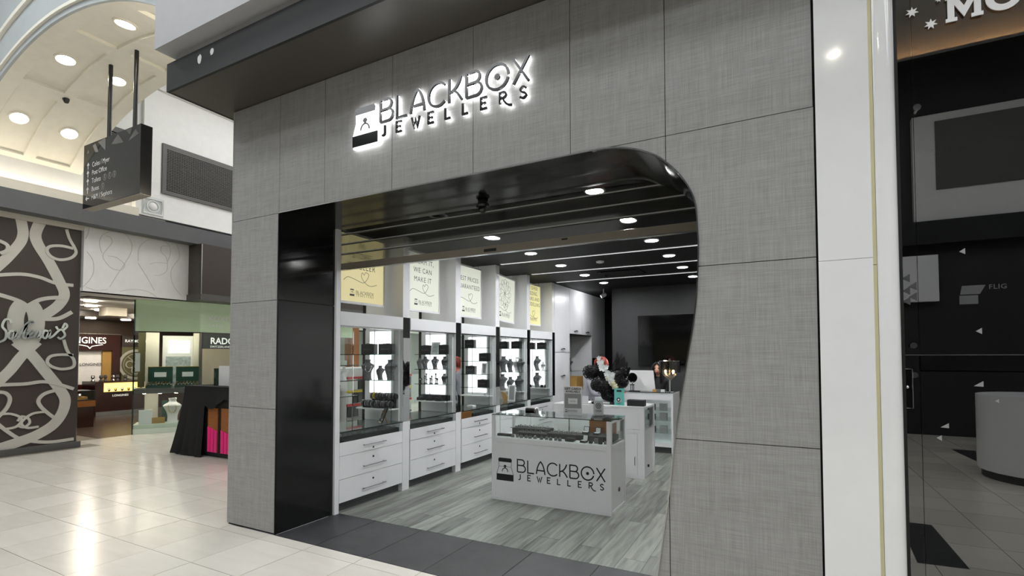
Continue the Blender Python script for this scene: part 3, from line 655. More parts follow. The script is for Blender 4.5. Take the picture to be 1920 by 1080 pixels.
# ---- atrium behind the viewpoint (seen in the reflections)
at = struct(boxes('ceiling_atrium', 'grey_wall', None, (-10.95, 9.2, -9.7, -6.7, 7.5, 7.7), (-10.95, 9.2, -1.1, -.2, 7.5, 7.7), *[(-10.95, 9.2, -7.7 + 2.2 * k, -6.7 + 2.2 * k, 7.4, 7.7) for k in range(3)], (-10.95, -9.5, -9.7, -.2, 7.45, 7.7), (7.8, 9.2, -9.7, -.2, 7.45, 7.7)), 'grey atrium ceiling with long skylight strips')
for k in range(1, 4):
    for j in range(6): boxes('skylight_pane', 'skylight', at, (-9.5 + 2.9 * j, -6.64 + 2.9 * j, -8.9 + 2.2 * k, -7.7 + 2.2 * k, 7.58, 7.6))
wo = struct(boxes('wall_opposite', 'dark_wall', None, (-10.95, 9.2, -9.75, -9.55, 4.15, 7.6)), 'dark upper wall on the far side of the atrium')
boxes('bulkhead', 'white_paint', wo, (2.3, 9.2, -9.55, -9.4, 4.15, 6.25)); boxes('bulkhead', 'white_paint', wo, (-10.9, -4, -9.55, -9.4, 4.15, 6.25))
boxes('grille', 'grille_mat', wo, (2.65, 6.5, -9.4, -9.38, 4.76, 6.1)); boxes('cornice', 'fascia', wo, (-10.95, 9.2, -9.75, -9.3, 3.7, 4.15)); boxes('shopfront', 'dark_wall', wo, (-10.95, 9.2, -9.75, -9.55, 0, 3.7)); boxes('pier', 'white_lam', wo, (1.9, 2.65, -9.56, -9.4, 2.6, 3.5)); boxes('glazing', 'tv', wo, (-8, 1.6, -9.56, -9.5, .2, 2.6)); boxes('shop_interior', 'olive', wo, (-6, -3, -9.52, -9.49, .3, 2.4))
struct(boxes('wall_east', 'white_paint', None, (9.1, 9.3, -9.7, .4, 0, 7.6), (2.7, 9.2, .3, .4, 0, 4.3)), 'white side wall of the atrium')
ko = thing('service_desk', 'curved pale service desk reflected in the dark shop glass', 'desk', (2.9, -5.6, 0))
B().prism([(2.9 + .7 * math.cos(R(a)), -5.6 + .7 * math.sin(R(a)), .1) for a in range(0, 360, 15)], (0, 0, .95)).build('desk_body', 'white_lam', ko, world=True, smooth=True); B().prism([(2.9 + .66 * math.cos(R(a)), -5.6 + .66 * math.sin(R(a)), 0) for a in range(0, 360, 15)], (0, 0, .1)).build('plinth', 'grey_dark', ko, world=True, smooth=True)

for x, lb in ((.95, 'round atrium ceiling lamp reflected in the white column'),):
    lamp_disc('atrium_lamp', None, (x, -8.75, 7.49), (0, 0, -1), .10, 'atrium_lamp', 'white_paint', 'round atrium ceiling lamps', lb)

# ================================================================== SHOP SIGN
sign = thing('store_sign', 'backlit black BLACKBOX JEWELLERS lettering with ring-box emblem on the shop front', 'sign', (-2.25, 0, 3.2))
H_ = .172; fo = fr_front(-2.716, 0, 3.242)
for n, st, w, cl_ in logo_strokes():
    b = B()
    for k, p in enumerate(st): b.stroke([(x * H_, y * H_) for x, y in p], w * H_, fo, .026, .042 + .0003 * k, cl_)
    o = b.build('letter', 'black_gloss', sign, world=True)
    b = B()
    for p in st: b.stroke([(x * H_, y * H_) for x, y in p], w * H_ * 1.02, fo, .014, .0255, cl_)
    b.build('halo_backing', 'halo', o, world=True)
lid, base, body = emblem_polys(); fe = fr_front(-3.022, 0, 3.205); sE = .288
P = lambda q, k=1.0: [(.15 + (x - .5) * sE * .91 * k, .15 + (y * sE - .15) * k) for x, y in q]
em = B().poly(P(body), fe, .026, .04).build('emblem_plate', 'emblem_face', sign, world=True)
B().poly(P(body, 1.05), fe, .012, .0255).build('halo_backing', 'halo', em, world=True)
B().poly(P(lid), fe, .0401, .044).build('emblem_lid', 'black_gloss', em, world=True); B().poly(P(base), fe, .0401, .044).build('emblem_base', 'black_gloss', em, world=True)
b = B(); b.stroke(P(arc(.5, .42, .17, 0, 180, 12)), .035 * sE, fe, .0401, .043); b.build('emblem_ring', 'black_gloss', em, world=True)
B().poly(P(((.5, .58), (.41, .68), (.46, .74), (.54, .74), (.59, .68))), fe, .0401, .043).build('emblem_stone', 'black_gloss', em, world=True)

# ================================================================== HANGING DIRECTORY SIGN
hs = thing('directory_sign', 'black hanging directory sign with white arrows and place names', 'sign', (-8.05, .58, 3.645))
boxes('panel', 'sign_black', hs, (-8.80, -7.292, .50, .638, 3.655, 4.565), world=True); boxes('base_strip', 'alu_beige', hs, (-8.80, -7.292, .505, .635, 3.645, 3.655), world=True)
for x, t in ((-8.24, 5.66), (-7.565, 5.66)): B().cyl((x, .56, 4.565), (x, .56, t), .026, 12).build('pole', 'dark_rail', hs, world=True, smooth=True)
ft = lambda x, z: fr_front(x, .499, z)
for s_, z in (('Coles / Myer', 4.215), ('Post Office', 4.10), ('Toilets', 3.985), ('Buses', 3.868), ('H&M / Sephora', 3.752)):
    b = B(); text(b, s_, .098, ft(-8.55, z), 'LEFT', 0, .001, .0, 1.0, .93); b.build('lettering', 'white_print', hs, world=True)
for k, z in enumerate((4.215, 4.10, 3.985, 3.868, 3.752)):
    b = B(); f_ = ft(-8.665, z + .03); u = (0, 1) if k < 4 else (-1, 0); r_ = (1, 0) if k < 4 else (0, 1)
    q = lambda a, c: (r_[0] * a + u[0] * c, r_[1] * a + u[1] * c)
    b.stroke([q(0, -.045), q(0, .04)], .014, f_, 0, .001); b.stroke([q(-.028, .01), q(0, .045), q(.028, .01)], .014, f_, 0, .001); b.build('arrow', 'white_print', hs, world=True)
for x, z in ((-8.188, 4.012), (-8.057, 4.014), (-7.936, 4.012), (-8.237, 3.895)):
    b = B(); f_ = ft(x, z); b.stroke(arc(0, 0, .042, 0, 345, 23), .006, f_, 0, .001, True); b.stroke([(0, -.022), (0, .014)], .016, f_, 0, .001); b.stroke(arc(0, .026, .004, 0, 300, 5), .008, f_, 0, .001, True); b.build('pictogram', 'grey_print', hs, world=True)
for q in ([(-8.71, 4.43), (-8.64, 4.43), (-8.67, 4.50)], [(-8.55, 4.52), (-8.47, 4.54), (-8.38, 4.40), (-8.47, 4.41)], [(-8.40, 4.54), (-8.19, 4.56), (-8.185, 4.38)], [(-8.03, 4.44), (-7.86, 4.545), (-7.71, 4.40), (-7.93, 4.42)], [(-7.66, 4.55), (-7.5, 4.56), (-7.55, 4.47)], [(-7.6, 4.39), (-7.34, 4.44), (-7.42, 4.52)]):
    B().poly(q, fr_front(0, .499, 0), 0, .001).build('facet', 'grey_dark', hs, world=True)

# ================================================================== JEWELLER ACROSS THE CORRIDOR
SCROLL = [([(0.739, 3.825), (0.675, 3.651), (0.657, 3.516), (0.701, 3.375), (0.837, 3.133), (0.994, 2.797), (1.056, 2.596), (0.967, 2.398), (0.782, 2.215)], 0.151), ([(0.459, 3.81), (0.496, 3.612), (0.499, 3.483), (0.457, 3.345), (0.311, 3.089), (0.157, 2.873)], 0.137), ([(0.182, 2.81), (0.494, 2.871), (0.727, 2.851), (0.937, 2.781), (1.177, 2.774)], 0.053), ([(0.189, 2.53), (0.439, 2.454), (0.57, 2.372), (0.653, 2.232)], 0.06), ([(0.483, 2.203), (0.571, 2.347), (0.735, 2.483), (0.942, 2.539), (1.086, 2.535)], 0.061), ([(0.53, 2.412), (0.462, 2.286), (0.441, 2.09), (0.478, 1.896), (0.559, 1.745)], 0.203), ([(0.596, 2.418), (0.671, 2.303), (0.703, 2.104), (0.674, 1.903), (0.598, 1.745)], 0.209), ([(0.783, 2.171), (0.985, 2.192), (1.165, 2.314)], 0.063), ([(1.06, 3.719), (1.1, 3.571), (1.178, 3.42), (1.195, 3.331), (1.122, 3.235), (0.978, 3.184), (0.863, 3.218), (0.806, 3.306), (0.846, 3.385), (0.994, 3.422), (1.156, 3.407)], 0.045), ([(0.454, 1.793), (0.641, 1.591), (0.851, 1.274), (1.026, 1.0), (1.103, 0.816), (1.064, 0.595), (0.94, 0.404), (0.738, 0.273), (0.555, 0.205), (0.258, 0.117)], 0.152), ([(0.717, 1.8), (0.537, 1.573), (0.389, 1.33), (0.222, 1.113)], 0.143), ([(0.235, 0.554), (0.393, 0.37), (0.567, 0.228), (0.891, 0.138), (1.235, 0.141)], 0.051), ([(0.998, 0.993), (0.831, 0.941), (0.752, 0.842), (0.781, 0.736), (0.88, 0.613), (0.959, 0.534)], 0.052), ([(0.222, 1.113), (0.567, 1.112), (0.854, 1.133), (1.216, 0.998)], 0.053), ([(0.503, 0.524), (0.546, 0.595), (0.625, 0.561), (0.647, 0.482), (0.582, 0.421), (0.517, 0.446)], 0.034), ([(0.245, 0.651), (0.418, 0.65), (0.547, 0.561), (0.486, 0.442), (0.33, 0.419)], 0.034), ([(0.845, 0.643), (0.676, 0.624), (0.548, 0.502), (0.615, 0.409), (0.762, 0.408)], 0.034), ([(1.058, 1.835), (1.113, 1.646), (1.205, 1.492), (1.193, 1.373), (1.04, 1.34), (0.904, 1.388), (0.847, 1.468), (0.894, 1.556), (1.035, 1.583), (1.196, 1.574)], 0.044), ([(0.194, 3.361), (0.28, 3.328), (0.319, 3.285), (0.308, 3.215), (0.235, 3.16)], 0.05), ([(0.249, 1.004), (0.348, 0.981), (0.4, 0.886), (0.365, 0.747), (0.27, 0.616)], 0.05)]
SCRIPT = [[(0.378, 2.077), (0.358, 2.135), (0.302, 2.123), (0.274, 2.021), (0.319, 1.94), (0.309, 1.823), (0.237, 1.771)], [(0.425, 1.944), (0.369, 1.95), (0.345, 1.874), (0.384, 1.833), (0.432, 1.945), (0.428, 1.843), (0.466, 1.861)], [(0.466, 1.861), (0.552, 2.035), (0.636, 2.109), (0.57, 2.088), (0.523, 1.88), (0.563, 1.847)], [(0.562, 1.864), (0.627, 1.927), (0.626, 1.97), (0.58, 1.934), (0.589, 1.857), (0.654, 1.876)], [(0.654, 1.876), (0.706, 1.973), (0.733, 1.94), (0.708, 1.852), (0.762, 1.888)], [(0.843, 1.962), (0.787, 1.977), (0.762, 1.888), (0.804, 1.854), (0.856, 1.971), (0.852, 1.865), (0.9, 1.893)], [(0.931, 2.054), (0.961, 2.002)], [(0.9, 1.893), (0.997, 2.004), (1.056, 1.916), (1.0, 1.851), (0.957, 1.877)], [(1.018, 2.023), (1.052, 2.106), (1.082, 2.062), (1.026, 1.987)]]
ENGRAVE = [[(1.552, 3.39), (1.511, 3.563), (1.558, 3.724), (1.712, 3.818), (1.9, 3.812), (2.013, 3.662), (2.003, 3.47), (1.911, 3.266), (1.807, 3.064), (1.681, 2.802)], [(1.643, 3.36), (1.774, 3.352), (1.897, 3.264), (1.907, 3.209), (1.846, 3.132), (1.713, 3.143), (1.607, 3.248), (1.566, 3.362), (1.64, 3.497), (1.703, 3.616), (1.675, 3.703), (1.61, 3.711)], [(2.132, 3.35), (2.141, 3.591), (2.267, 3.76), (2.474, 3.835), (2.66, 3.755), (2.695, 3.593), (2.637, 3.383)], [(2.133, 3.302), (2.281, 3.067), (2.419, 2.825)], [(2.661, 3.721), (2.544, 3.706), (2.524, 3.596), (2.628, 3.481), (2.639, 3.249), (2.518, 3.132), (2.413, 3.118)], [(2.335, 3.318), (2.453, 3.37), (2.637, 3.383)], [(2.802, 3.816), (2.871, 3.557), (2.732, 3.297), (2.72, 3.094), (2.804, 2.902), (2.919, 2.779)], [(1.328, 3.38), (1.417, 3.247), (1.434, 3.041), (1.376, 2.884), (1.281, 2.754)], [(1.33, 2.76), (1.478, 2.718), (1.656, 2.753)], [(1.841, 2.744), (2.058, 2.8), (2.287, 2.794), (2.466, 2.699)], [(1.356, 3.816), (1.334, 3.677), (1.299, 3.596)]]
sw = struct(boxes('wall_scroll', 'bronze', None, (-10.95, -10.77, -9.5, 1.27, .1, 3.74)), 'bronze wall panel with silver scroll ornament and script name')
boxes('plinth', 'grille_mat', sw, (-10.95, -10.70, -9.5, 1.31, 0, .10)); boxes('edge', 'steel', sw, (-10.95, -10.77, 1.272, 1.28, .1, 3.74)); boxes('frieze', 'beige_paint', sw, (-10.95, -10.72, -9.5, 1.3, 3.742, 3.82))
fw = frame((-10.77, 0, 0), YR, ZU)
for k, (pts, w) in enumerate(SCROLL): B().stroke(spline(pts, 6), w, fw, 0, .004 + .0012 * k).build('scroll_band', 'silver_band', sw)
scr = thing('script_sign', 'dark chrome handwritten shop name across the scroll wall', 'sign', (-10.77, .6, 1.8))
fw2 = frame((-10.74, 0, 0), YR, ZU)
for k, p in enumerate(SCRIPT): B().stroke(spline(p, 6), .032, fw2, 0, .03 + .001 * k).build('letter', 'chrome', scr, world=True)
ep = struct(boxes('wall_engraved', 'white_paint', None, (-10.95, -10.70, 1.285, 3.05, 2.69, 3.80)), 'white panel with engraved scroll lines above the jeweller entrance')
fw3 = frame((-10.70, 0, 0), YR, ZU)
for p in ENGRAVE: B().stroke(spline(p, 6), .007, fw3, 0, .003).build('engraved_line', 'engrave', ep)
bb = struct(boxes('wall_fascia_box', 'bronze', None, (-10.70, -10.25, 3.05, 7.5, 2.80, 3.81)), 'dark brown fascia box above the jeweller window')
boxes('sill', 'grille_mat', bb, (-10.74, -10.22, 3.02, 7.5, 2.68, 2.80)); boxes('edge_strip', 'steel', bb, (-10.252, -10.246, 3.045, 3.06, 2.8, 3.8))
# interior
si = struct(boxes('wall_jeweller', 'brown_wall', None, (-17.0, -16.8, 1.0, 9, 0, 2.75), (-17, -10.95, .9, 1.27, 0, 2.75), (-17, -11, 9, 9.2, 0, 2.75)), 'brown interior walls of the jeweller across the corridor')
boxes('ceiling_panel', 'white_paint', si, (-17, -10.75, 1.27, 9, 2.69, 2.75)); boxes('ceiling_ring', 'bronze', si, (-17, -15.2, 1.3, 9, 2.55, 2.68)); boxes('ceiling_vent', 'grille_mat', si, (-11.9, -11.5, 1.7, 2.6, 2.675, 2.69)); boxes('ceiling_box', 'beige_paint', si, (-14.2, -13.8, 3.0, 3.4, 2.5, 2.69))
for k, (x, y) in enumerate(((-12.4, 2.1), (-13.6, 2.6), (-14.6, 3.2), (-13.2, 3.6), (-15.8, 3.5), (-15.8, 4.3), (-14.9, 4.4), (-13, 5.2), (-14.8, 5.6), (-12.2, 4.4))):
    B().lathe([(0, 0), (.11, 0), (.11, .02)], (x, y, 2.665 if x > -15.2 else 2.535), 18).build('ceiling_lamp', 'shop_lamp', si)
boxes('floor_boards', 'wood_dark', si, (-16.9, -11.45, 1.9, 9, -.006, -.001)); boxes('floor_boards', 'tile_field', si, (-11.45, -10.95, 1.3, 9, -.006, -.001))
lw = thing('watch_wall', 'dark red brand wall with backlit niche behind the watch counter', 'display wall', (-16.7, 3.6, 0))
boxes('panel', 'brown_gloss', lw, (-16.8, -16.6, 2.6, 4.55, 1.72, 2.16), (-16.8, -16.6, 4.36, 4.55, .5, 1.72), (-16.8, -16.6, 2.6, 4.36, 0, .8), world=True); boxes('niche', 'paper', lw, (-16.8, -16.72, 2.6, 4.15, .8, 1.72), world=True); boxes('niche_side', 'kraft', lw, (-16.8, -16.66, 4.15, 4.36, .8, 1.72), world=True); boxes('rail', 'steel', lw, (-16.62, -16.58, 2.6, 4.55, 2.16, 2.18), world=True)
b = B(); text(b, 'LONGINES', .24, fr_left(-16.59, 4.2, 1.91), 'RIGHT', 0, .004, .012, 1.0, .88); b.build('lettering', 'sign_lit', lw, world=True)
b = B(); b.stroke([(-.3, .05), (-.05, 0), (0, -.06), (.05, 0), (.3, .05)], .02, fr_left(-16.59, 3.82, 1.83), 0, .004); b.build('winged_mark', 'sign_lit', lw, world=True)
b = B(); text(b, 'LONGINES', .11, fr_left(-16.71, 3.9, 1.30), 'CENTER', 0, .004, .005, 1.0, .95); b.build('niche_lettering', 'grey_dark', lw, world=True)
rw = thing('watch_poster', 'tall poster of a chronograph watch beside the red brand wall', 'poster', (-16.65, 4.95, .8))
boxes('board', 'olive', rw, (-16.7, -16.62, 4.6, 5.35, .8, 1.82), world=True); boxes('header', 'bronze', rw, (-16.7, -16.62, 4.6, 5.6, 1.82, 2.14), world=True)
b = B(); text(b, 'RAYMOND', .11, fr_left(-16.61, 4.66, 1.96), 'LEFT', 0, .004, .012, 1.02); b.build('lettering', 'sign_lit', rw, world=True); b = B(); text(b, 'WEIL', .06, fr_left(-16.61, 5.0, 1.86), 'LEFT', 0, .004, .006, 1.2); b.build('lettering', 'sign_lit', rw, world=True)
fx = fr_left(-16.61, 4.95, 1.32); b = B()
for r_, w in ((.40, .07), (.31, .012)): b.stroke(arc(0, 0, r_, 0, 350, 36), w, fx, 0, .004, True)
for cx, cy in ((-.15, 0), (.15, 0), (0, -.17)): b.stroke(arc(cx, cy, .10, 0, 345, 24), .03, fx, 0, .005, True)
b.stroke([(-.2, .22), (.1, -.05)], .02, fx, 0, .006); b.stroke([(.22, .2), (-.05, -.05)], .02, fx, 0, .006); b.build('watch_face', 'silver_band', rw, world=True)
wc = thing('watch_counter', 'dark red watch counter with glowing showcase at the back of the jeweller', 'counter', (-15.9, 4.1, 0))
boxes('body', 'brown_gloss', wc, (-16.3, -15.6, 3.55, 5.4, .12, .90), world=True); boxes('kick', 'steel', wc, (-16.25, -15.58, 3.57, 5.4, 0, .12), world=True); boxes('showcase', 'showcase_gold', wc, (-15.62, -15.59, 3.74, 4.9, .63, .86), world=True); boxes('showcase_rim', 'gold', wc, (-15.6, -15.57, 3.72, 4.92, .86, .875), (-15.6, -15.57, 3.72, 4.92, .615, .63), world=True)
b = B(); text(b, 'LONGINES', .075, fr_left(-15.595, 4.12, .50), 'CENTER', 0, .003, .008, 1.05); b.build('lettering', 'sign_lit', wc, world=True)
for k in range(7): B().lathe([(.02, 0), (.035, .04), (.02, .08)], (-15.585, 3.85 + .15 * k, .64), 10).build('watch', 'gold' if k % 2 else 'steel', wc, world=True, smooth=True)
for k in range(6): tag(B().lathe([(.04, 0), (.05, .01), (.02, .06), (.045, .1), (.03, .16)], (-15.9 + .1 * (k % 2), 3.62 + .14 * k, .9), 10).build('watch_stand', 'grey_dark' if k % 3 else 'steel', None, smooth=True), ['first', 'second', 'third', 'fourth', 'fifth', 'sixth'][k] + ' watch stand from the scroll wall, on the dark red watch counter', 'watch stand', 'watch stands on the red counter')
lc = thing('side_showcase', 'low black edged showcase with wooden base beside the scroll wall', 'showcase', (-13.6, 2.3, 0))
boxes('base', 'brown_gloss', lc, (-14.1, -13.55, 1.7, 2.68, 0, .45), world=True); boxes('band', 'wood_orange', lc, (-14.12, -13.53, 1.7, 2.7, .45, .58), world=True); boxes('glass_box', 'glass_thin', lc, (-14.1, -13.55, 1.7, 2.68, .6, .80), world=True); boxes('rim', 'black_matt', lc, (-14.12, -13.53, 1.7, 2.7, .58, .60), (-14.12, -13.53, 2.66, 2.70, .6, .8), world=True); boxes('pad', 'kraft', lc, (-14.0, -13.65, 1.8, 2.6, .6, .66), world=True)
for k in range(4): tag(B().lathe([(.05, 0), (.06, .02), (.05, .05), (.02, .07)], (-13.7, 1.95 + .17 * k, .66), 12).build('wrist_watch', 'steel', None, smooth=True), ['first', 'second', 'third', 'fourth'][k] + ' steel watch from the scroll wall, in the side showcase', 'watch', 'watches in the side showcase')
# green glass window, running obliquely then along the corridor
GP = [(-11.45, 2.45), (-10.84, 3.39), (-10.62, 7.5)]
def wallseg(b, p, q, t, z0, z1, off=0.0):
    d = (Vector(q) - Vector(p)).normalized(); n = Vector((d.y, -d.x)); o = n * off
    a, c = Vector(p) + o, Vector(q) + o; b.prism([(a.x, a.y, z0), (c.x, c.y, z0), (c.x - n.x * t, c.y - n.y * t, z0), (a.x - n.x * t, a.y - n.y * t, z0)], (0, 0, z1 - z0)); return b
gw = struct(wallseg(wallseg(B(), GP[0], GP[1], .1, 0, .10), GP[1], GP[2], .1, 0, .10).build('window_3', 'band_green', None), 'green tinted display window of the jeweller')
for p, q in ((GP[0], GP[1]), (GP[1], GP[2])): wallseg(B(), p, q, .012, .10, 2.70).build('pane', 'glass_green', gw); wallseg(B(), p, q, .01, 2.06, 2.69, -.03).build('green_band', 'band_glow', gw); wallseg(B(), p, q, .55, .80, .90, -.03).build('display_shelf', 'grille_mat', gw); wallseg(B(), p, q, .55, .10, .18, -.03).build('display_floor', 'band_green', gw)
wallseg(B(), (-11.458, 2.44), (-11.445, 2.46), .02, 0, 2.7, .004).build('glass_edge', 'glass_edge', gw)
d_ = Vector((.83, 1.28)).normalized()
def gpt(t, off): n = Vector((d_.y, -d_.x)); p = Vector(GP[0]) + d_ * t - n * off; return p
def gbox(b, t0, t1, o0, o1, z0, z1):
    q = [gpt(t0, o0), gpt(t1, o0), gpt(t1, o1), gpt(t0, o1)]; return b.prism([(p.x, p.y, z0) for p in q], (0, 0, z1 - z0))
gbox(B(), .12, .35, .60, .68, .18, 2.06).build('pier', 'beige_paint', gw); gbox(B(), .97, 1.08, .60, .68, .18, 2.06).build('pier', 'beige_paint', gw); gbox(B(), 1.09, 1.13, .55, .68, .18, 2.06).build('pier', 'bronze', gw); gbox(B(), -.02, .1, .69, .73, .9, 2.06).build('pier', 'olive', gw)
for t in (.15, .42, .7, .98):  # unseen fill discs, added to brighten the window goods
    p = gpt(t, .26); B().lathe([(0, 0), (.05, 0), (.05, .02)], (p.x, p.y, 2.08), 16).build('window_fill', 'window_fill', gw)
    p = gpt(t, .26); B().lathe([(0, 0), (.03, 0), (.03, .012)], (p.x, p.y, .786), 16).build('window_fill', 'window_fill', gw)
pf = thing('framed_display', 'pale framed picture panel behind the green watch boxes', 'display panel', (-12.2, 3.6, .9))
q0 = gpt(.0, 0)
gbox(B(), .40, .96, .75, .8, .9, 2.0).build('board', 'paper', pf, world=True); gbox(B(), .46, .92, .74, .75, .95, 1.55).build('picture', 'screen_pic', pf, world=True); gbox(B(), .5, .9, .74, .75, 1.62, 1.9).build('header', 'sign_lit', pf, world=True)
rd = thing('watch_advert', 'beige advertising panel with black RADO header in the jeweller window', 'advert', (-11.35, 4.7, .9))
boxes('header', 'black_gloss', rd, (-11.4, -11.3, 3.72, 5.6, 1.72, 2.06), world=True); boxes('photo', 'photo_beige', rd, (-11.4, -11.3, 3.72, 5.6, .9, 1.72), world=True)
b = B(); text(b, 'RADO', .20, fr_left(-11.29, 3.88, 1.83), 'LEFT', 0, .004, .02, 1.0); text(b, 'SWITZERLAND', .065, fr_left(-11.29, 3.88, 1.745), 'LEFT', 0, .004, .0, 1.1); b.build('lettering', 'sign_lit', rd, world=True)
b = B(); b.ball((-11.29, 4.6, 1.52), (.01, .06, .1), 12, 8); b.build('portrait', 'skin', rd, world=True); B().prism([(-11.29, 4.35, 1.0), (-11.29, 4.52, 1.0), (-11.29, 4.48, 1.45), (-11.29, 4.40, 1.45)], (.006, 0, 0)).build('portrait_coat', 'wood_orange', rd, world=True)
xo = thing('window_lettering', 'white frosted brand lettering on the green glass band', 'lettering', (-10.82, 3.7, 2.2))
d2 = (Vector(GP[2]) - Vector(GP[1])).normalized()
b = B(); text(b, 'XOXOXO', .17, frame((-10.828, 3.53, 2.30), (d2.x, d2.y, 0), ZU), 'LEFT', 0, .003, .01, 1.0); text(b, 'ORBIS', .08, frame((-10.827, 3.55, 2.18), (d2.x, d2.y, 0), ZU), 'LEFT', 0, .003, .01, 1.6); b.build('print', 'white_print', xo, world=True)
tg = B(); gbox(tg, .02, .10, .018, .022, 1.25, 1.62); tag(tg.build('notice', 'paper', None), 'small white notice stuck inside the green glass', 'notice')
for k, (t0, t1) in enumerate(((.19, .62), (.68, 1.10))):
    g = thing('watch_box', ('open green watch box nearer the entrance, full of watches', 'open green watch box beside the black cloth stand, full of watches')[k], 'watch box', tuple(gpt((t0 + t1) / 2, .3)) + (.9,))
    gbox(B(), t0, t1, .40, .44, .98, 1.33).build('lid', 'green_box', g, world=True); gbox(B(), t0, t1, .10, .40, .9, .96).build('tray', 'green_box', g, world=True); gbox(B(), t0 + .11, t1 - .11, .398, .4, 1.12, 1.22).build('label_plate', 'paper', g, world=True)
    b = B(); q = [gpt(t0, .4), gpt(t1, .4)]; b.tube([(*q[0], 1.33), (*q[1], 1.33)], .008, 6); b.build('lid_edge', 'gold', g, world=True)
    for r_ in range(3):
        for c_ in range(7):
            p = gpt(t0 + .03 + .06 * c_, .15 + .09 * r_); B().lathe([(.012, 0), (.024, .012), (.024, .024), (.01, .03)], (p.x, p.y, .96 + .02 * r_), 8).build('watch', 'gold' if (r_ + c_) % 3 == 0 else 'steel', g, world=True)
def bust(name, label, loc, h, m, rz=0, group=None, chain=None):
    """neck bust on a foot: curved chest rising to a neck"""
    t = thing(name, label, 'bust', loc, rz, group)
    b = B(); b.lathe([(.20 * h, 0), (.20 * h, .03 * h), (.18 * h, .05 * h), (.18 * h, .25 * h), (.22 * h, .42 * h), (.30 * h, .60 * h), (.33 * h, .69 * h), (.27 * h, .76 * h), (.16 * h, .82 * h), (.125 * h, .88 * h), (.15 * h, 1.0 * h), (0, 1.0 * h)], n=18, sy=.36)
    off = lambda z: .20 * math.exp(-((z - .70) / .13) ** 2) - .17 * math.sin(math.pi * min(1, z)) + .06 + .05 * (1 - z)
    for i, v in enumerate(b.v): b.v[i] = (v[0], v[1] - h * off(v[2] / h), v[2])
    b.build('form', m, t, smooth=True, angle=60)
    if chain:
        pts = [(.14 * h * math.sin(R(a)), (lambda z: -h * off(z) - .36 * h * (.32 if z < .72 else .2) - .006)(.62 - .24 * math.cos(R(a))), h * (.62 - .24 * math.cos(R(a)))) for a in range(-110, 111, 20)]
        B().tube(pts, .013 * h, 6).build('necklace', chain, t, smooth=True)
    return t
p = gpt(.64, .30); bust('necklace_bust', 'white necklace bust in the lower green window', (p.x, p.y, .18), .5, 'bust_white', R(57), chain='gold')
for k, (t, hgt, m, lbl) in enumerate(((.08, .28, 'paper', 'white leaning card with earrings in the lower green window'), (.30, .12, 'kraft', 'small boxed bracelet set in the lower green window'), (.78, .12, 'velvet', 'small dark jewellery box in the lower green window'))):
    tag(gbox(B(), t, t + .22, .16, .19, .18, .18 + hgt).build('display_card', m, None), lbl, 'display card')
tag(gbox(B(), .44, .54, .44, .47, .18, .62).build('velvet_stand', 'green_box', None), 'dark velvet stand behind the white bust in green window', 'stand')

# ---- stand under a black cloth in the corridor
kt = thing('cloth_stand', 'corridor stand draped in black cloth with pink and orange side panels', 'display stand', (-7.7, 2.3, 0))
boxes('frame', 'black_matt', kt, (-8.42, -6.3, 1.80, 2.9, .06, 1.06), world=True); boxes('kick', 'grey_dark', kt, (-8.35, -6.35, 1.86, 2.85, 0, .06), world=True)
def drape(b, pts, ztop, zb, amp, n=8):
    k = len(pts); nz = 9; vs = []
    for j in range(nz):
        t = j / (nz - 1)
        for i in range(k):
            x, y, ox, oy = pts[i]; w = math.sin(i * 1.9) * amp * t
            vs.append((x + ox * (t ** 1.5) + w * .5, y + oy * (t ** 1.5) - abs(w), ztop + (zb[i] - ztop) * t))
    b._add(vs, [(j * k + i, j * k + i + 1, (j + 1) * k + i + 1, (j + 1) * k + i) for j in range(nz - 1) for i in range(k - 1)]); return b
b = B()
pts = [(-8.45, 2.95 - .1 * i, -.22, 0) for i in range(12)] + [(-8.46, 1.77, -.22, -.05)] + [(-8.46 + .05 * i, 1.77, -.2 * (1 - i / 11), -.04) for i in range(1, 12)]
zb = [.012] * 24
drape(b, pts, 1.085, zb, .05)
pts2 = [(-7.91 + .06 * i, 1.77, 0, -.02) for i in range(27)]; zb2 = [.85 - .09 * math.sin(i * .5) - .004 * i for i in range(27)]; zb2[0] = .74
drape(b, pts2, 1.085, zb2, .03); b.box(-8.46, -6.28, 1.765, 2.95, 1.06, 1.087); b.build('cloth', 'cloth_black', kt, world=True, smooth=True, angle=60)
for x0, x1, zt in ((-7.86, -7.62, .46), (-7.53, -7.29, .42), (-7.2, -6.96, .44), (-6.87, -6.63, .44)):
    pn = boxes('side_panel', 'wood_orange', kt, (x0, x1, 1.785, 1.80, .09, .76), world=True)
    for j in range(3): B().prism([(x0 + .082 * j + .006, 1.775, .09), (x0 + .082 * j + .074, 1.775, .09), (x0 + .082 * j + .074, 1.775, zt - .02 * j - .01), (x0 + .082 * j + .006, 1.775, zt - .02 * j + .015)], (0, .01, 0)).build('pink_slat', 'pink', pn, world=True)
tag(boxes('display_card', 'paper', None, (-7.92, -7.66, 1.98, 2.0, 1.087, 1.40)), 'white blank display card standing on the black cloth', 'display card')
tag(boxes('phone_stand', 'glass_edge', None, (-8.0, -7.95, 1.95, 2.0, 1.087, 1.36)), 'narrow green glass stand beside the white display card', 'stand')
for k, (x, h) in enumerate(((-7.55, .2), (-7.4, .24), (-7.25, .2))): bust('earring_bust', ('white jewellery bust next to the white display card', 'white jewellery bust in the middle of the cloth stand', 'white jewellery bust at the shop end of the cloth stand')[k], (x, 1.98, 1.087), h, 'bust_white', 0)
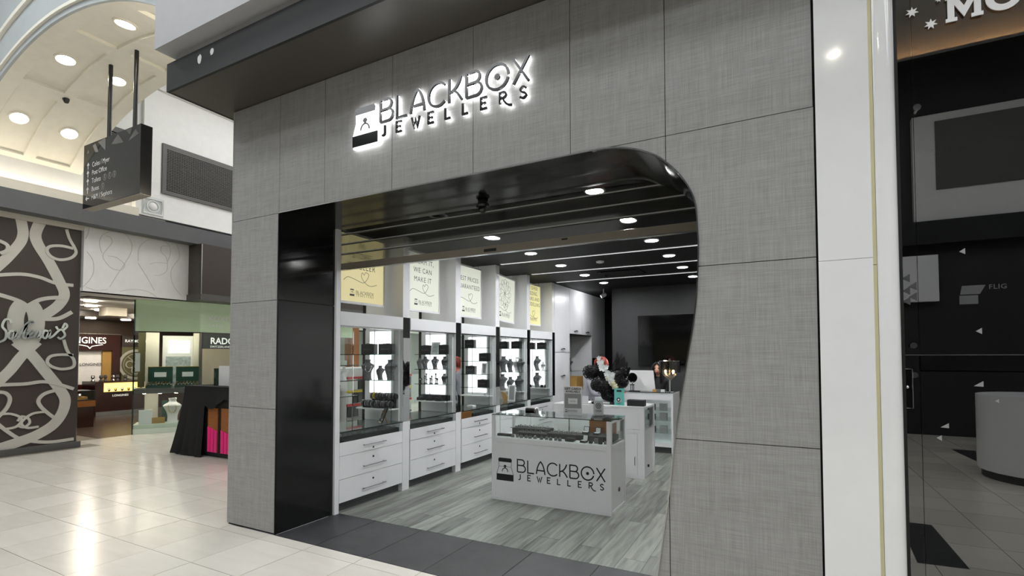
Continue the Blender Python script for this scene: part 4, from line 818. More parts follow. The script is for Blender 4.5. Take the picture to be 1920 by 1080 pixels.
# goods rack further along the corridor, seen through the shop's side window
gk = thing('goods_rack', 'corridor rack of hanging goods with red and yellow tags, seen through the side window', 'rack', (-6.6, 3.5, 0))
boxes('carcass', 'white_lam', gk, (-7.1, -6.2, 3.0, 4.6, 0, 1.35), world=True)
for r_ in range(5):
    boxes('tag_rail', ('red_tag', 'grey_print', 'red_tag', 'yellow_tag', 'red_tag')[r_], gk, (-6.2, -6.18, 3.0, 4.6, .30 + .22 * r_, .335 + .22 * r_), world=True)
    for c_ in range(14): boxes('packet', ('grey_print', 'dark_print', 'band_green', 'grey_dark', 'paper')[(r_ * 3 + c_ * 7) % 5], gk, (-6.2, -6.17, 3.01 + .113 * c_, 3.10 + .113 * c_, .13 + .22 * r_, .295 + .22 * r_), world=True)

# shop fronts further along the corridor, seen through the side windows
sfw = struct(boxes('wall_shops', 'white_paint', None, (-10.95, -10.72, 7.5, 16, 2.3, 3.80), (-11.6, -11.5, 7.5, 16, 0, 2.3), (-10.95, -10.72, 9.4, 9.9, 0, 2.3), (-10.95, -10.72, 12.2, 12.7, 0, 2.3)), 'white shop fronts further along the mall corridor')
boxes('column', 'wood_orange', sfw, (-10.95, -10.70, 7.5, 7.8, 0, 2.69)); boxes('band', 'band_green', sfw, (-10.72, -10.70, 7.8, 16, 2.3, 2.75)); boxes('counter', 'band_green', sfw, (-11.4, -10.8, 7.9, 9.3, 0, .9)); boxes('counter', 'white_lam', sfw, (-11.4, -10.8, 10, 12, 0, .95)); boxes('glazing', 'glass_green', sfw, (-10.74, -10.73, 7.8, 16, 0, 2.3))

# ================================================================== SHOP INTERIOR
NTH = ['first', 'second', 'third', 'fourth', 'fifth', 'sixth', 'seventh', 'eighth', 'ninth', 'tenth', 'eleventh', 'twelfth']
ORD = ['first', 'second', 'third', 'fourth', 'fifth']
XF = -3.90
def drawer(par, y0, y1, z0, z1, lock_above):
    d = boxes('drawer', 'white_lam', par, (XF - .018, XF, y0 + .002, y1 - .002, z0 + .002, z1 - .002), world=True)
    yc = (y0 + y1) / 2; zc = z0 + (z1 - z0) * (.52 if z1 - z0 < .15 else .36)
    B().tube([(XF, yc - .15, zc), (XF + .03, yc - .15, zc), (XF + .03, yc - .17, zc), (XF + .03, yc + .17, zc), (XF + .03, yc + .15, zc), (XF, yc + .15, zc)], .0055, 8).build('handle', 'steel', d, world=True, smooth=True)
    B().cyl((XF - .001, yc, zc + lock_above), (XF + .004, yc, zc + lock_above), .011, 12).build('lock', 'dark_rail', d, world=True, smooth=True)
LAY = [dict(glass=[1.275, 1.572]), dict(glass=[1.175, 1.375, 1.575]), dict(glass=[1.072, 1.272, 1.474, 1.676]), dict(glass=[1.275, 1.68]), dict(glass=[1.275, 1.683])]
for i in range(5):
    y0, y1 = Y0[i] + .004, YF[i] - .001
    c = thing('display_cabinet', ORD[i] + ' white display cabinet from the entrance, with three drawers and lit glass shelves', 'cabinet', (-4.2, (y0 + y1) / 2, 0), 0, 'display cabinets along the left wall')
    boxes('carcass', 'white_lam', c, (-4.47, XF - .02, y0, y1, .095, .60), (-4.47, XF - .02, y0, y0 + .018, .6, .786), (-4.47, XF - .02, y1 - .018, y1, .6, .786), (-4.47, -4.45, y0, y1, .6, .786), (XF - .02, XF - .004, y0, y1, .6, .672), world=True)
    boxes('toe_kick', 'grey_dark', c, (-4.45, XF - .06, y0, y1 + (FT if i < 4 else 0), 0, .095), world=True)
    drawer(c, y0, y1, .555, .69, -.045); drawer(c, y0, y1, .325, .555, .075); drawer(c, y0, y1, .095, .325, .075)
    boxes('tray_glass', 'glass_clear', c, (XF - .006, XF, y0, y1, .69, .785), world=True)
    boxes('counter_glass', 'glass_clear', c, (-4.47, XF + .004, y0, y1, .787, .797), world=True); boxes('counter_edge', 'glass_edge', c, (XF + .0045, XF + .0065, y0, y1, .786, .797), world=True)
    boxes('pelmet', 'white_lam', c, (-4.0, XF, y0, y1, 1.862, 2.0), world=True); boxes('track', 'steel', c, (-3.96, XF - .003, y0, y1, 1.845, 1.861), world=True)
    ym = y0 + (y1 - y0) * .80
    boxes('glass_door', 'glass_thin', c, (XF - .010, XF - .005, y0, ym, .80, 1.845), world=True); boxes('glass_door', 'glass_thin', c, (XF - .020, XF - .015, ym - .05, y1, .80, 1.845), world=True); boxes('door_edge', 'glass_edge', c, (XF - .011, XF - .005, ym, ym + .003, .80, 1.845), world=True)
    boxes('back_board', 'white_lam', c, (-4.46, -3.94, y1 - .028, y1 - .001, .80, 1.86), world=True)
    zt, zb = 1.86, (1.12, 1.03, .99, .99, .99)[i]
    boxes('light_panel', 'lit_back', c, (-4.38, -4.05, y1 - .034, y1 - .029, zb, zt - .02), world=True)
    B().prism([(-4.46, y1 - .03, .935), (-3.93, y1 - .03, .935), (-3.96, y1 - .17, .935), (-4.46, y1 - .17, .935)], (0, 0, .016)).build('shelf_board', 'white_lam', c, world=True)
    for z in LAY[i]['glass']:
        s_ = boxes('glass_shelf', 'glass_clear', c, (-4.46, -3.93, y1 - .17, y1 - .034, z - .008, z), world=True); boxes('shelf_edge', 'glass_edge', s_, (-4.46, -3.93, y1 - .1725, y1 - .1702, z - .008, z), world=True)
    for x in (-4.30, -4.0): B().cyl((x, y1 - .04, .951), (x, y1 - .04, 1.86), .005, 8).build('shelf_upright', 'steel', c, world=True, smooth=True)
    # jewellery trays under the counter glass
    for k in range(3):
        if (i, k) == (2, 0):
            tag(boxes('orange_block', 'wood_orange', None, (-4.15, -3.93, y0 + .02, y0 + .30, .672, .775)), 'orange-brown block standing for a wood reflection under the third cabinet counter glass', 'box'); continue  # orange-brown block put in for a reflection of wood
        ya = y0 + .02 + .31 * k
        t = thing('jewellery_tray', 'black jewellery tray under the %s cabinet counter glass, %s' % (ORD[i], ('nearest the entrance', 'in the middle', 'farthest from the entrance')[k]), 'tray', (-4.05, ya + .15, .672), 0, 'black trays under the counter glass')
        boxes('tray_body', 'velvet', t, (-4.2, -3.915 - .012 * k, ya, ya + .295, .672, .742 - .006 * k), world=True)
        for q in range(8): B().tube([(-3.955 - .05 * (q % 2) + .011 * math.cos(R(a)), ya + .035 + .033 * q + .008 * math.cos(R(a)), .752 - .006 * k + .011 * math.sin(R(a))) for a in range(0, 360, 45)], .0025, 4, closed=True).build('ring', 'chrome', t, world=True)

# bags
def gift_bag(loc, w, h, label, group):
    t = thing('gift_bag', label, 'gift bag', loc, random.uniform(-.12, .12), group)
    B().prism([(-w / 2, -.03, 0), (w / 2, -.03, 0), (w / 2, .03, 0), (-w / 2, .03, 0)], (0, 0, h)).build('bag', 'bag_black', t, bevel=.002)
    b = B(); b.stroke([(-w * .18, h * .48), (w * .28, h * .48)], .008, fr_front(0, -.0305, 0), 0, .001); b.poly([(-w * .3, h * .4), (-w * .2, h * .4), (-w * .22, h * .56), (-w * .28, h * .56)], fr_front(0, -.0305, 0), 0, .001); b.build('logo_print', 'bust_grey', t)
    for s_ in (-1, 1): B().tube([(-w * .2, .025 * s_, h - .004)] + [(w * .2 * x, .025 * s_, h + .005 * (1 - x * x)) for x in (-.6, 0, .6)] + [(w * .2, .025 * s_, h - .004)], .003, 5).build('handle', 'bag_black', t)
BG = 'black gift bags in the display cabinets'
for i, x0, x1, z, h, lb in ((0, -4.43, -4.21, 1.572, .12, 'black gift bag on top shelf of first cabinet, window side'), (0, -4.157, -3.95, 1.572, .12, 'black gift bag on top shelf of first cabinet, shop side'), (1, -4.41, -4.22, 1.575, .12, 'black gift bag on top shelf of second cabinet, left of the photo card'), (1, -4.09, -3.957, 1.575, .125, 'black gift bag on top shelf of second cabinet, right of the photo card'),
        (2, -4.39, -4.2, 1.676, .125, 'black gift bag on the top shelf of the third cabinet'), (2, -4.13, -3.94, 1.474, .12, 'black gift bag on the second shelf of the third cabinet'), (2, -4.37, -4.19, 1.272, .125, 'black gift bag beside a card on the third cabinet middle shelf'), (2, -4.157, -3.958, 1.072, .12, 'black gift bag on the lowest glass shelf of third cabinet'),
        (3, -4.38, -4.2, 1.68, .12, 'black gift bag on top shelf of fourth cabinet, window side'), (3, -4.147, -3.96, 1.68, .12, 'black gift bag on top shelf of fourth cabinet, shop side'), (4, -4.36, -4.21, 1.683, .12, 'black gift bag on top shelf of fifth cabinet, window side'), (4, -4.167, -3.987, 1.683, .12, 'black gift bag on top shelf of fifth cabinet, shop side')):
    gift_bag(((x0 + x1) / 2, YF[i] - .105, z), x1 - x0 - .01, h, lb, BG)
# busts
BU = 'jewellery busts in the display cabinets'
POS = {'a': 'window side', 'b': 'in the middle', 'c': 'shop side'}
for i, x, z, h, m, ch, lb in ((0, -4.34, 1.275, .235, 'bust_grey', 'chrome', 'grey bust with long silver chain, first cabinet lower glass shelf'), (0, -4.147, 1.275, .165, 'bust_grey', None, 'small grey bust in the middle of first cabinet lower glass shelf'), (0, -3.995, 1.275, .235, 'bust_grey', 'chrome', 'grey bust at shop side of first cabinet lower glass shelf'),
        (1, -4.42, 1.375, .155, 'bust_grey', None, 'grey bust nearest the window on second cabinet middle shelf'), (1, -4.325, 1.375, .17, 'bust_grey', 'chrome', 'second grey bust from the window on second cabinet middle shelf'), (1, -4.16, 1.375, .17, 'bust_grey', 'chrome', 'third grey bust from the window on second cabinet middle shelf'), (1, -4.0, 1.375, .17, 'bust_grey', 'chrome', 'grey bust at shop side of second cabinet middle shelf'), (1, -4.005, 1.175, .14, 'bust_grey', 'chrome', 'wide grey bust on second cabinet lowest glass shelf'),
        (3, -4.30, 1.275, .27, 'bust_grey', None, 'tall grey bust at window side of fourth cabinet glass shelf'), (3, -4.165, 1.275, .225, 'bust_grey', None, 'grey bust in the middle of fourth cabinet glass shelf'), (3, -4.035, 1.275, .26, 'bust_white', None, 'white bust on the fourth cabinet glass shelf'), (3, -3.965, 1.275, .23, 'bust_grey', None, 'grey bust behind the white one on fourth cabinet glass shelf'),
        (3, -4.32, .951, .285, 'bust_grey', None, 'tall grey bust at window side of fourth cabinet white shelf'), (3, -4.165, .951, .24, 'bust_grey', None, 'grey bust in the middle of fourth cabinet white shelf'), (3, -4.0, .951, .26, 'bust_grey', 'chrome', 'grey bust at shop side of fourth cabinet white shelf'),
        (4, -4.165, 1.275, .27, 'bust_grey', 'chrome', 'grey bust with long chain on fifth cabinet glass shelf'), (4, -4.035, 1.275, .16, 'bust_white', None, 'small white bust on the fifth cabinet glass shelf'), (4, -4.165, .951, .28, 'bust_grey', 'chrome', 'grey bust with pearl necklace on fifth cabinet white shelf')):
    bust('jewellery_bust', lb, (x - .02, YF[i] - .09, z), h, m, R(random.choice((52, 58, 64))), BU, ch)
# bracelet rolls, first cabinet
for k, (x0, x1, dy, z) in enumerate(((-4.40, -4.26, .125, 1.0), (-4.25, -3.95, .125, 1.0), (-4.31, -4.13, .07, 1.085), (-4.12, -3.93, .07, 1.085))):
    y = YF[0] - dy; r_ = .038
    t = thing('bracelet_roll', ('short bracelet roll at the window side, front row', 'long dark bracelet roll at the shop side, front row', 'raised bracelet roll with coloured bands, back row', 'raised dark bracelet roll at the shop side, back row')[k], 'bracelet display', ((x0 + x1) / 2, y, .951), 0, 'bracelet rolls in the first cabinet')
    b = B(); b.cyl((x0, y, z), (x1, y, z), r_ * .8, 14); b.box(x0 + .02, x1 - .02, y - .02, y + .02, .951, z); b.build('roll', 'velvet', t, world=True, smooth=True)
    n = int((x1 - x0) / .019)
    for q in range(n): B().tube([(x0 + .01 + .019 * q, y + r_ * math.cos(R(a)), z + r_ * math.sin(R(a))) for a in range(0, 360, 24)], .0034, 5, closed=True).build('bracelet', 'yellow_tag' if k == 2 and q in (2, 3) else ('steel', 'bust_grey', 'velvet', 'steel', 'bust_grey')[q % 5], t, world=True)
tag(B().ball((-3.975, YF[0] - .155, .964), .013).build('bead_charm', 'chrome', None, smooth=True), 'round silver bead charm on the white shelf edge', 'charm')
pfm = thing('easel_photo', 'black photo frame on a wooden easel leg, on first counter glass', 'photo frame', (-4.02, 1.40, .797))
def leaning(par, w, h, lean, rz, mf, mp, leg=None):
    m = Matrix.Rotation(rz, 4, 'Z') @ Matrix.Rotation(-lean, 4, 'X')
    o = boxes('frame', mf, par, (-w / 2, w / 2, -.006, .006, 0, .02), (-w / 2, w / 2, -.006, .006, h - .02, h), (-w / 2, -w / 2 + .02, -.006, .006, .02, h - .02), (w / 2 - .02, w / 2, -.006, .006, .02, h - .02)); o.matrix_local = m
    o = boxes('picture', mp, par, (-w / 2 + .018, w / 2 - .018, -.003, .004, .018, h - .018)); o.matrix_local = m
    if leg: o = boxes('easel_leg', leg, par, (-.012, .012, 0, .006, 0, h * .75)); o.matrix_local = Matrix.Rotation(rz, 4, 'Z') @ Matrix.Translation((0, h * .42, 0)) @ Matrix.Rotation(.42, 4, 'X')
leaning(pfm, .11, .2, R(24), R(-30), 'black_gloss', 'grey_dark', 'kraft')
# second cabinet
cd = thing('photo_card', 'tilted photo card of jewellery between two bags, second cabinet', 'card', (-4.145, YF[1] - .14, 1.575)); leaning(cd, .13, .165, R(12), R(4), 'white_lam', 'screen_pic')
for k in range(7):
    t = thing('ring_stand', NTH[k] + ' dark trinket stand from the window, second cabinet lowest glass shelf', 'ring stand', (-4.39 + .045 * k, YF[1] - .12 + .03 * (k % 2), 1.175), 0, 'trinket stands in the second cabinet')
    B().lathe([(.018, 0), (.018, .008), (.006, .012), (.006, .06 + .03 * (k % 3)), (.016, .07 + .03 * (k % 3)), (0, .085 + .03 * (k % 3))], n=10).build('stem', 'velvet', t, smooth=True); B().cyl((-.022, 0, .055 + .02 * (k % 2)), (.022, 0, .055 + .02 * (k % 2)), .006, 6).build('bar', 'steel', t)
for k in range(7):
    bk = k >= 3; x = (-4.385 + .15 * k) if not bk else (-4.36 + .115 * (k - 3))
    t = thing('ring_tray', NTH[k - 3 if bk else k] + ' black ring tray from the window, second cabinet white shelf, ' + ('back row' if bk else 'front row'), 'ring tray', (x, YF[1] - (.065 if bk else .13), .951), 0, 'black ring trays in the second cabinet')
    boxes('tray', 'velvet', t, (-.05, .05, -.028, .028, 0, .075 if bk else .04)); [B().tube([(-.03 + .03 * q + .009 * math.cos(R(a)), -.01, (.083 if bk else .048) + .009 * math.sin(R(a))) for a in range(0, 360, 60)], .002, 4, closed=True).build('ring', 'chrome', t) for q in range(3)]
# third cabinet
cd = thing('price_card', 'pale printed card beside a bag on third cabinet middle shelf', 'card', (-4.035, YF[2] - .13, 1.272)); leaning(cd, .085, .17, R(10), R(6), 'paper', 'grey_print')
tag(B().tube([(-4.02 + .012 * math.cos(R(a)), YF[2] - .13, .968 + .014 * math.sin(R(a))) for a in range(0, 360, 40)], .004, 6, closed=True).build('cuff_ring', 'chrome', None, smooth=True), 'single silver ring on the third cabinet white shelf', 'ring')
tag(boxes('jewellery_box', 'paper', None, (-4.15, -4.05, YF[2] - .42, YF[2] - .33, .797, .825)), 'small white box on the third cabinet counter glass', 'box')
# fourth cabinet
cd = thing('price_card', 'white printed card leaning in front of fourth cabinet shelf', 'card', (-4.04, YF[3] - .32, .797)); leaning(cd, .13, .27, R(10), R(8), 'paper', 'grey_print')
tag(B().prism([(-4.2, YF[3] - .3, .797), (-4.1, YF[3] - .3, .797), (-4.16, YF[3] - .3, .93), (-4.25, YF[3] - .3, .95)], (0, .02, 0)).build('wooden_easel', 'kraft', None), 'kraft coloured easel on the fourth cabinet counter glass', 'easel')
for k, x in enumerate((-4.30, -4.09, -4.05, -4.01)): tag(B().lathe([(.02, 0), (.022, .015), (.014, .03), (.018, .05), (0, .055)], (x, YF[4] - .12 + .02 * (k % 2), .951), 10).build('ring_cone', 'velvet', None, smooth=True), NTH[k] + ' small black ring cone from the window, fifth cabinet white shelf', 'ring stand', 'ring cones in the fifth cabinet')

# ---- posters hung above the cabinets
def poster(i, face, label, lines, tilt=0.0, sketch=False):
    ya, yb = Y0[i] + .12, YF[i] - .10; X = -4.1; z0, z1 = 2.115, 2.885
    t = thing('hanging_poster', label, 'poster', (X, (ya + yb) / 2, z0)); w = yb - ya; h = z1 - z0
    boxes('frame', 'white_lam', t, (-.02, .005, -w / 2, w / 2, 0, .025), (-.02, .005, -w / 2, w / 2, h - .025, h), (-.02, .005, -w / 2, -w / 2 + .02, .025, h - .025), (-.02, .005, w / 2 - .02, w / 2, .025, h - .025)); boxes('lightbox', face, t, (-.018, 0, -w / 2 + .018, w / 2 - .018, .023, h - .023))
    b = B(); f = lambda y, z: frame((.0008, y, z), YR, ZU)
    for k, s_ in enumerate(lines): text(b, s_, .092, f(0, h * (.86 if len(lines) > 3 else .80 if len(lines) > 2 else .70) - (.115 if len(lines) < 4 else .10) * k), 'CENTER', 0, .0008, .0, 1.18, .92)
    hy = h * (.33 if len(lines) < 4 else .22)
    if sketch:
        for a in range(0, 360, 30): b.stroke(spline([(0, h * .62), (.08 * math.cos(R(a)), h * .62 + .1 * math.sin(R(a))), (.16 * math.cos(R(a + 15)), h * .62 + .19 * math.sin(R(a + 15)))], 5), .004, f(0, 0), 0, .0008); b.stroke(arc(.17 * math.cos(R(a)), h * .62 + .2 * math.sin(R(a)), .04, 0, 345, 12), .004, f(0, 0), 0, .0008, True)
        hy = h * .26
    b.stroke(spline([(-.26, hy - .01), (-.2, hy + .03), (-.1, hy + .015), (.02, hy - .01), (.08, hy + .03), (.11, hy + .09), (.06, hy + .11), (.04, hy + .08), (.01, hy + .1), (.0, hy + .05), (.06, hy - .01), (.14, hy - .035), (.24, hy - .01)], 6), .005, f(0, 0), 0, .0008)
    print_emblem(b, f(-.17, .085), .075, 0, .0008); print_logo(b, f(-.08, .088), .036, 0, .0008)
    b.build('print', 'charcoal_print', t)
    for y in (-w * .4, w * .4): B().cyl((-.008, y, h), (-.008, y, 2.96 - z0), .003, 6).build('hanger', 'steel', t)
    t.rotation_euler = (tilt, 0, 0)
poster(0, 'poster_warm', 'hanging lightbox poster reading IN STORE JEWELLER', ['IN', 'STORE', 'JEWELLER'])
poster(1, 'poster_cool', 'hanging lightbox poster reading DREAM IT, WE CAN MAKE IT', ['DREAM IT,', 'WE CAN', 'MAKE IT'])
poster(2, 'poster_cool', 'hanging lightbox poster reading BEST PRICES GUARANTEED', ['BEST PRICES', 'GUARANTEED'])
poster(3, 'poster_cool', 'slightly crooked hanging lightbox poster with a flower sketch', [], R(-3.5), True)
poster(4, 'poster_yellow', 'yellow hanging lightbox poster reading WE OFFER RESIZING, REPAIRS AND REMODELLING', ['WE OFFER', 'RESIZING,', 'REPAIRS AND', 'REMODELLING'])

# ---- tall cupboards at the back left
def knob(par, y, z): B().tube([(XF, y - .08, z - .01), (XF + .02, y - .075, z - .012), (XF + .026, y - .03, z + .004), (XF + .03, y, z - .006), (XF + .026, y + .03, z + .004), (XF + .02, y + .075, z - .012), (XF, y + .08, z - .01)], .011, 7).build('handle', 'chrome', par, world=True, smooth=True)
cu = thing('tall_cupboard', 'tall white cupboard unit with mirrored niche beside the fifth cabinet', 'cupboard', (-4.2, 7.6, 0))
yq = YF[4] + FT + .004
boxes('carcass', 'white_lam', cu, (-4.48, XF - .02, yq, 6.84, .0, 2.955), (-4.48, XF - .02, 6.84, 8.24, 2.02, 2.955), (-4.48, XF - .02, 8.24, 9.19, 1.5, 2.955), (-4.48, -4.40, 6.84, 8.24, 0, 2.02), (-4.4, XF - .02, 6.84, 8.24, 0, .78), (-4.4, XF, 8.20, 8.24, .78, 2.02), world=True)
for a0, a1, z0, z1 in ((yq, 6.85, 1.625, 2.95), (yq, 6.85, .1, 1.615), (6.855, 7.54, 2.01, 2.95), (7.545, 8.235, 2.01, 2.95), (8.24, 9.19, 1.5, 2.95), (6.855, 8.235, .1, .775)):
    d = boxes('door', 'white_lam', cu, (XF - .019, XF, a0 + .002, a1 - .002, z0 + .002, z1 - .002), world=True); knob(d, a0 + (a1 - a0) * .5, z0 + .07 if z0 > 1 else z1 - .45)
boxes('painted_mirror', 'reflection_tone', cu, (-4.399, -4.395, 6.85, 8.2, .8, 2.01), world=True); boxes('niche_top', 'glass_edge', cu, (-4.39, XF, 6.85, 8.2, 1.995, 2.005), world=True); boxes('niche_shelf', 'glass_clear', cu, (-4.39, -4.05, 6.86, 8.19, 1.21, 1.22), world=True)  # back panel painted the pale tone of a mirror's reflection
for k, (y, h) in enumerate(((7.05, .26), (7.3, .22), (7.55, .28))): bust('jewellery_bust', ('grey bust at the near end of the niche shelf', 'short grey bust in the middle of the niche shelf', 'tall grey bust at the far end of the niche shelf')[k], (-4.2, y, 1.22), h, 'bust_grey', R(60))
tag(boxes('wooden_crate', 'kraft', None, (-4.3, -4.0, 7.5, 7.9, .78, 1.1)), 'kraft coloured crate in the cupboard niche', 'crate')
struct(boxes('wall_passage', 'void', None, (-4.48, -4.3, 8.24, 10.5, 0, 1.5), (-3.22, -3.2, 7.62, 10.5, 0, 2.96), (-4.48, -3.2, 9.6, 9.7, 0, 2.96)), 'black recess beyond the white cupboards')

# ---- ceiling fittings
col = {-3.04: 'left', -1.405: 'right'}
rows = [1.15, 2.21, 3.27, 4.33, 5.40, 6.46]
for x in (-3.04, -1.405):
    for k, y in enumerate(rows):
        lamp_disc('ceiling_downlight', None, (x, y, 2.958), (0, 0, -1), .075, 'lens_off' if (x < -2 and k == 0) else 'downlight', 'white_lam', 'shop ceiling downlights', 'round shop downlight, %s in the row %s' % (['nearest the shutter', 'second from the shutter', 'third from the shutter', 'fourth from the shutter', 'fifth from the shutter', 'farthest from the shutter'][k], 'above the display cabinets' if x < -2 else 'away from the display cabinets'))
for k, y in enumerate((3.81, 4.90, 5.98)):
    t = thing('light_strip', ('long white ceiling light strip nearest the shutter', 'middle one of three long white ceiling light strips', 'long white ceiling light strip nearest the back wall')[k], 'light strip', (-2.2, y, 2.955), 0, 'ceiling light strips'); boxes('channel', 'white_lam', t, (-3.82, -.3, y - .02, y + .02, 2.952, 2.96), world=True); boxes('diffuser', 'led_strip', t, (-3.81, -.31, y - .014, y + .014, 2.948, 2.952), world=True)
tag(B().lathe([(.06, 0), (.055, -.02), (.03, -.028), (0, -.028)], (-2.406, 4.32, 2.96), 18).build('smoke_detector', 'white_lam', None, smooth=True), 'flat white smoke detector on the black ceiling', 'detector')
vt = thing('ceiling_vent', 'square black air vent in the shop ceiling', 'vent', (-2.4, 5.45, 2.95)); boxes('frame', 'black_gloss', vt, (-2.75, -2.05, 5.2, 5.7, 2.945, 2.96), world=True); [boxes('slat', 'black_matt', vt, (-2.7, -2.1, 5.24 + .06 * k, 5.27 + .06 * k, 2.935, 2.945), world=True) for k in range(7)]
cm = thing('fill_spot', 'small pale ceiling camera remade as an added fill spotlight for the white cupboards', 'spotlight', (-3.35, 7.4, 2.83)); B().cyl((0, 0, .13), (0, 0, .03), .012, 10).build('stalk', 'white_lam', cm, smooth=True)  # camera body given an added fill lamp to brighten the cupboards
_q = Vector((-.9, .1, -.42)).normalized().to_track_quat('Z', 'Y').to_matrix().to_4x4(); o = B().lathe([(.028, -.06), (.045, -.045), (.05, .05), (.044, .05)], n=18).build('housing', 'grey_print', cm, smooth=True); o.matrix_local = _q; o = B().lathe([(0, .052), (.046, .052)], n=18).build('lens', 'fill_lens', cm); o.matrix_local = _q
dc = thing('dome_camera', 'black camera fixed under the portal soffit', 'camera', (-2.158, .56, 2.75)); B().lathe([(.04, 0), (.045, -.03), (.03, -.05)], (-2.158, .56, 2.815), 14).build('mount', 'dark_rail', dc, world=True, smooth=True); B().ball((-2.158, .555, 2.752), .035, 14, 10).build('lens_housing', 'black_gloss', dc, world=True, smooth=True); boxes('bracket', 'dark_rail', dc, (-2.21, -2.106, .54, .58, 2.765, 2.79), world=True)
tvt = thing('television', 'large black wall-mounted television on the charcoal wall', 'television', (-1.75, 7.45, 1.36)); boxes('panel', 'tv', tvt, (-2.635, -.86, 7.425, 7.495, 1.36, 2.365), world=True); boxes('bezel', 'black_gloss', tvt, (-2.635, -.86, 7.418, 7.425, 1.36, 1.372), (-2.635, -.86, 7.418, 7.425, 2.353, 2.365), (-2.635, -2.623, 7.418, 7.425, 1.372, 2.353), world=True)

# ---- front counter with lettering
c1 = thing('glass_counter', 'white front counter with glass top case and black BLACKBOX JEWELLERS lettering', 'counter', (-2.165, 2.1, 0))
x0, x1, y0, y1 = -2.834, -1.497, 1.857, 2.36
boxes('plinth', 'white_lam', c1, (x0, x1, y0, y1, 0, .035), world=True, bevel=.002); boxes('front_panel', 'white_lam', c1, (x0 + .03, x1 - .045, y0 + .004, y1 - .02, .037, .62), world=True); boxes('side_panel', 'white_lam', c1, (x1 - .044, x1 - .006, y0 + .046, y1 - .031, .037, .64), world=True)
for a, c in ((x0, y0), (x1 - .045, y0), (x0, y1 - .03), (x1 - .045, y1 - .03)): boxes('corner_post', 'white_lam', c1, (a, a + (.03 if a == x0 else .045), c, c + (.045 if c == y0 else .03), .035, .912), world=True, bevel=.002)
boxes('case_rail', 'white_lam', c1, (x0 + .031, x1 - .046, y0 + .001, y0 + .03, .622, .672), (x0 + .031, x1 - .046, y1 - .03, y1 - .001, .622, .672), (x1 - .044, x1 - .001, y0 + .046, y1 - .031, .642, .672), (x1 - .044, x1 - .001, y0 + .046, y1 - .031, .888, .911), (x0 + .001, x0 + .029, y0 + .046, y1 - .031, .888, .911), world=True); boxes('case_floor', 'white_lam', c1, (x0 + .032, x1 - .047, y0 + .032, y1 - .032, .655, .676), world=True)
boxes('front_glass', 'glass_clear', c1, (x0 + .03, x1 - .045, y0 + .006, y0 + .012, .672, .905), world=True); boxes('side_glass', 'glass_clear', c1, (x1 - .012, x1 - .006, y0 + .045, y1 - .03, .672, .888), world=True); boxes('top_glass', 'glass_clear', c1, (x0 + .004, x1 + .006, y0 - .002, y1 + .004, .912, .92), world=True); boxes('glass_rim', 'glass_edge', c1, (x0 + .004, x1 + .006, y0 - .004, y0 - .002, .912, .92), world=True); boxes('sliding_back', 'glass_clear', c1, (x0 + .03, x1 - .045, y1 - .016, y1 - .01, .676, .905), world=True); boxes('back_mullion', 'steel', c1, (-2.13, -2.118, y1 - .018, y1 - .008, .676, .905), world=True)
B().cyl((x1 - .006, 2.13, .20), (x1 + .003, 2.13, .20), .022, 16).build('cable_port', 'dark_rail', c1, world=True, smooth=True)
ff = fr_front(-2.52, y0 + .0039, .242); hL = .96 / 7.4
for n, st, w, cl_ in logo_strokes():
    b = B()
    for k, p in enumerate(st): b.stroke([(x * hL, y * hL) for x, y in p], w * hL, ff, 0, .0015 + .0001 * k, cl_)
    b.build('letter', 'dark_print', c1, world=True)
b = B(); print_emblem(b, fr_front(-2.772, y0 + .0039, .215), .236, 0, .0015); b.build('emblem', 'dark_print', c1, world=True)
# contents of the case
for k, (x, y, w, d, h, lb) in enumerate(((-2.50, 2.2, .42, .2, .07, 'wide stepped ring tray at the back of the front counter case'), (-2.42, 2.04, .36, .13, .045, 'ring tray in the middle of the front counter case'), (-2.08, 2.13, .36, .2, .05, 'ring tray beside the open ring boxes'))):
    t = thing('ring_tray', lb, 'ring tray', (x, y, .676)); boxes('tray', 'velvet', t, (-w / 2, w / 2, -d / 2, d / 2, 0, h))
    for r_ in range(2 if d < .15 else 3):
        for q in range(int(w / .055)): B().tube([(-w / 2 + .03 + .055 * q + .011 * math.cos(R(a)), -d / 2 + .035 + .06 * r_, h + .008 + .011 * math.sin(R(a))) for a in range(0, 360, 45)], .003, 4, closed=True).build('ring', 'chrome', t)
tag(boxes('bracelet_pad', 'velvet', None, (-2.80, -2.63, 1.92, 1.97, .676, .70)), 'flat black bracelet pad at the corner of the case', 'pad')
for k in range(11): 
    t = thing('ring_cube', NTH[k] + ' small grey ring cube from the cabinet side, along the front of the case', 'ring stand', (-2.60 + .052 * k + (.03 if k > 5 else 0), 1.905 + .012 * (k % 2), .676), random.uniform(-.3, .3), 'ring cubes along the case front'); B().prism([(-.014, -.014, 0), (.014, -.014, 0), (.014, .014, 0), (-.014, .014, 0)], (0, 0, .026)).build('cube', 'bust_grey', t); B().tube([(.008 * math.cos(R(a)), 0, .03 + .008 * math.sin(R(a))) for a in range(0, 360, 60)], .002, 4, closed=True).build('ring', 'chrome', t)
tag(B().prism([(-2.0, 1.90, .676), (-1.9, 1.90, .676), (-1.9, 1.98, .676), (-2.0, 1.98, .676)], (.0, .0, .035)).build('cushion', 'velvet', None, bevel=.012), 'black velvet cushion in front of the ring risers', 'cushion')
tag(boxes('riser', 'velvet', None, (-1.92, -1.55, 2.03, 2.30, .676, .73)), 'low dark riser under the open ring boxes', 'riser')
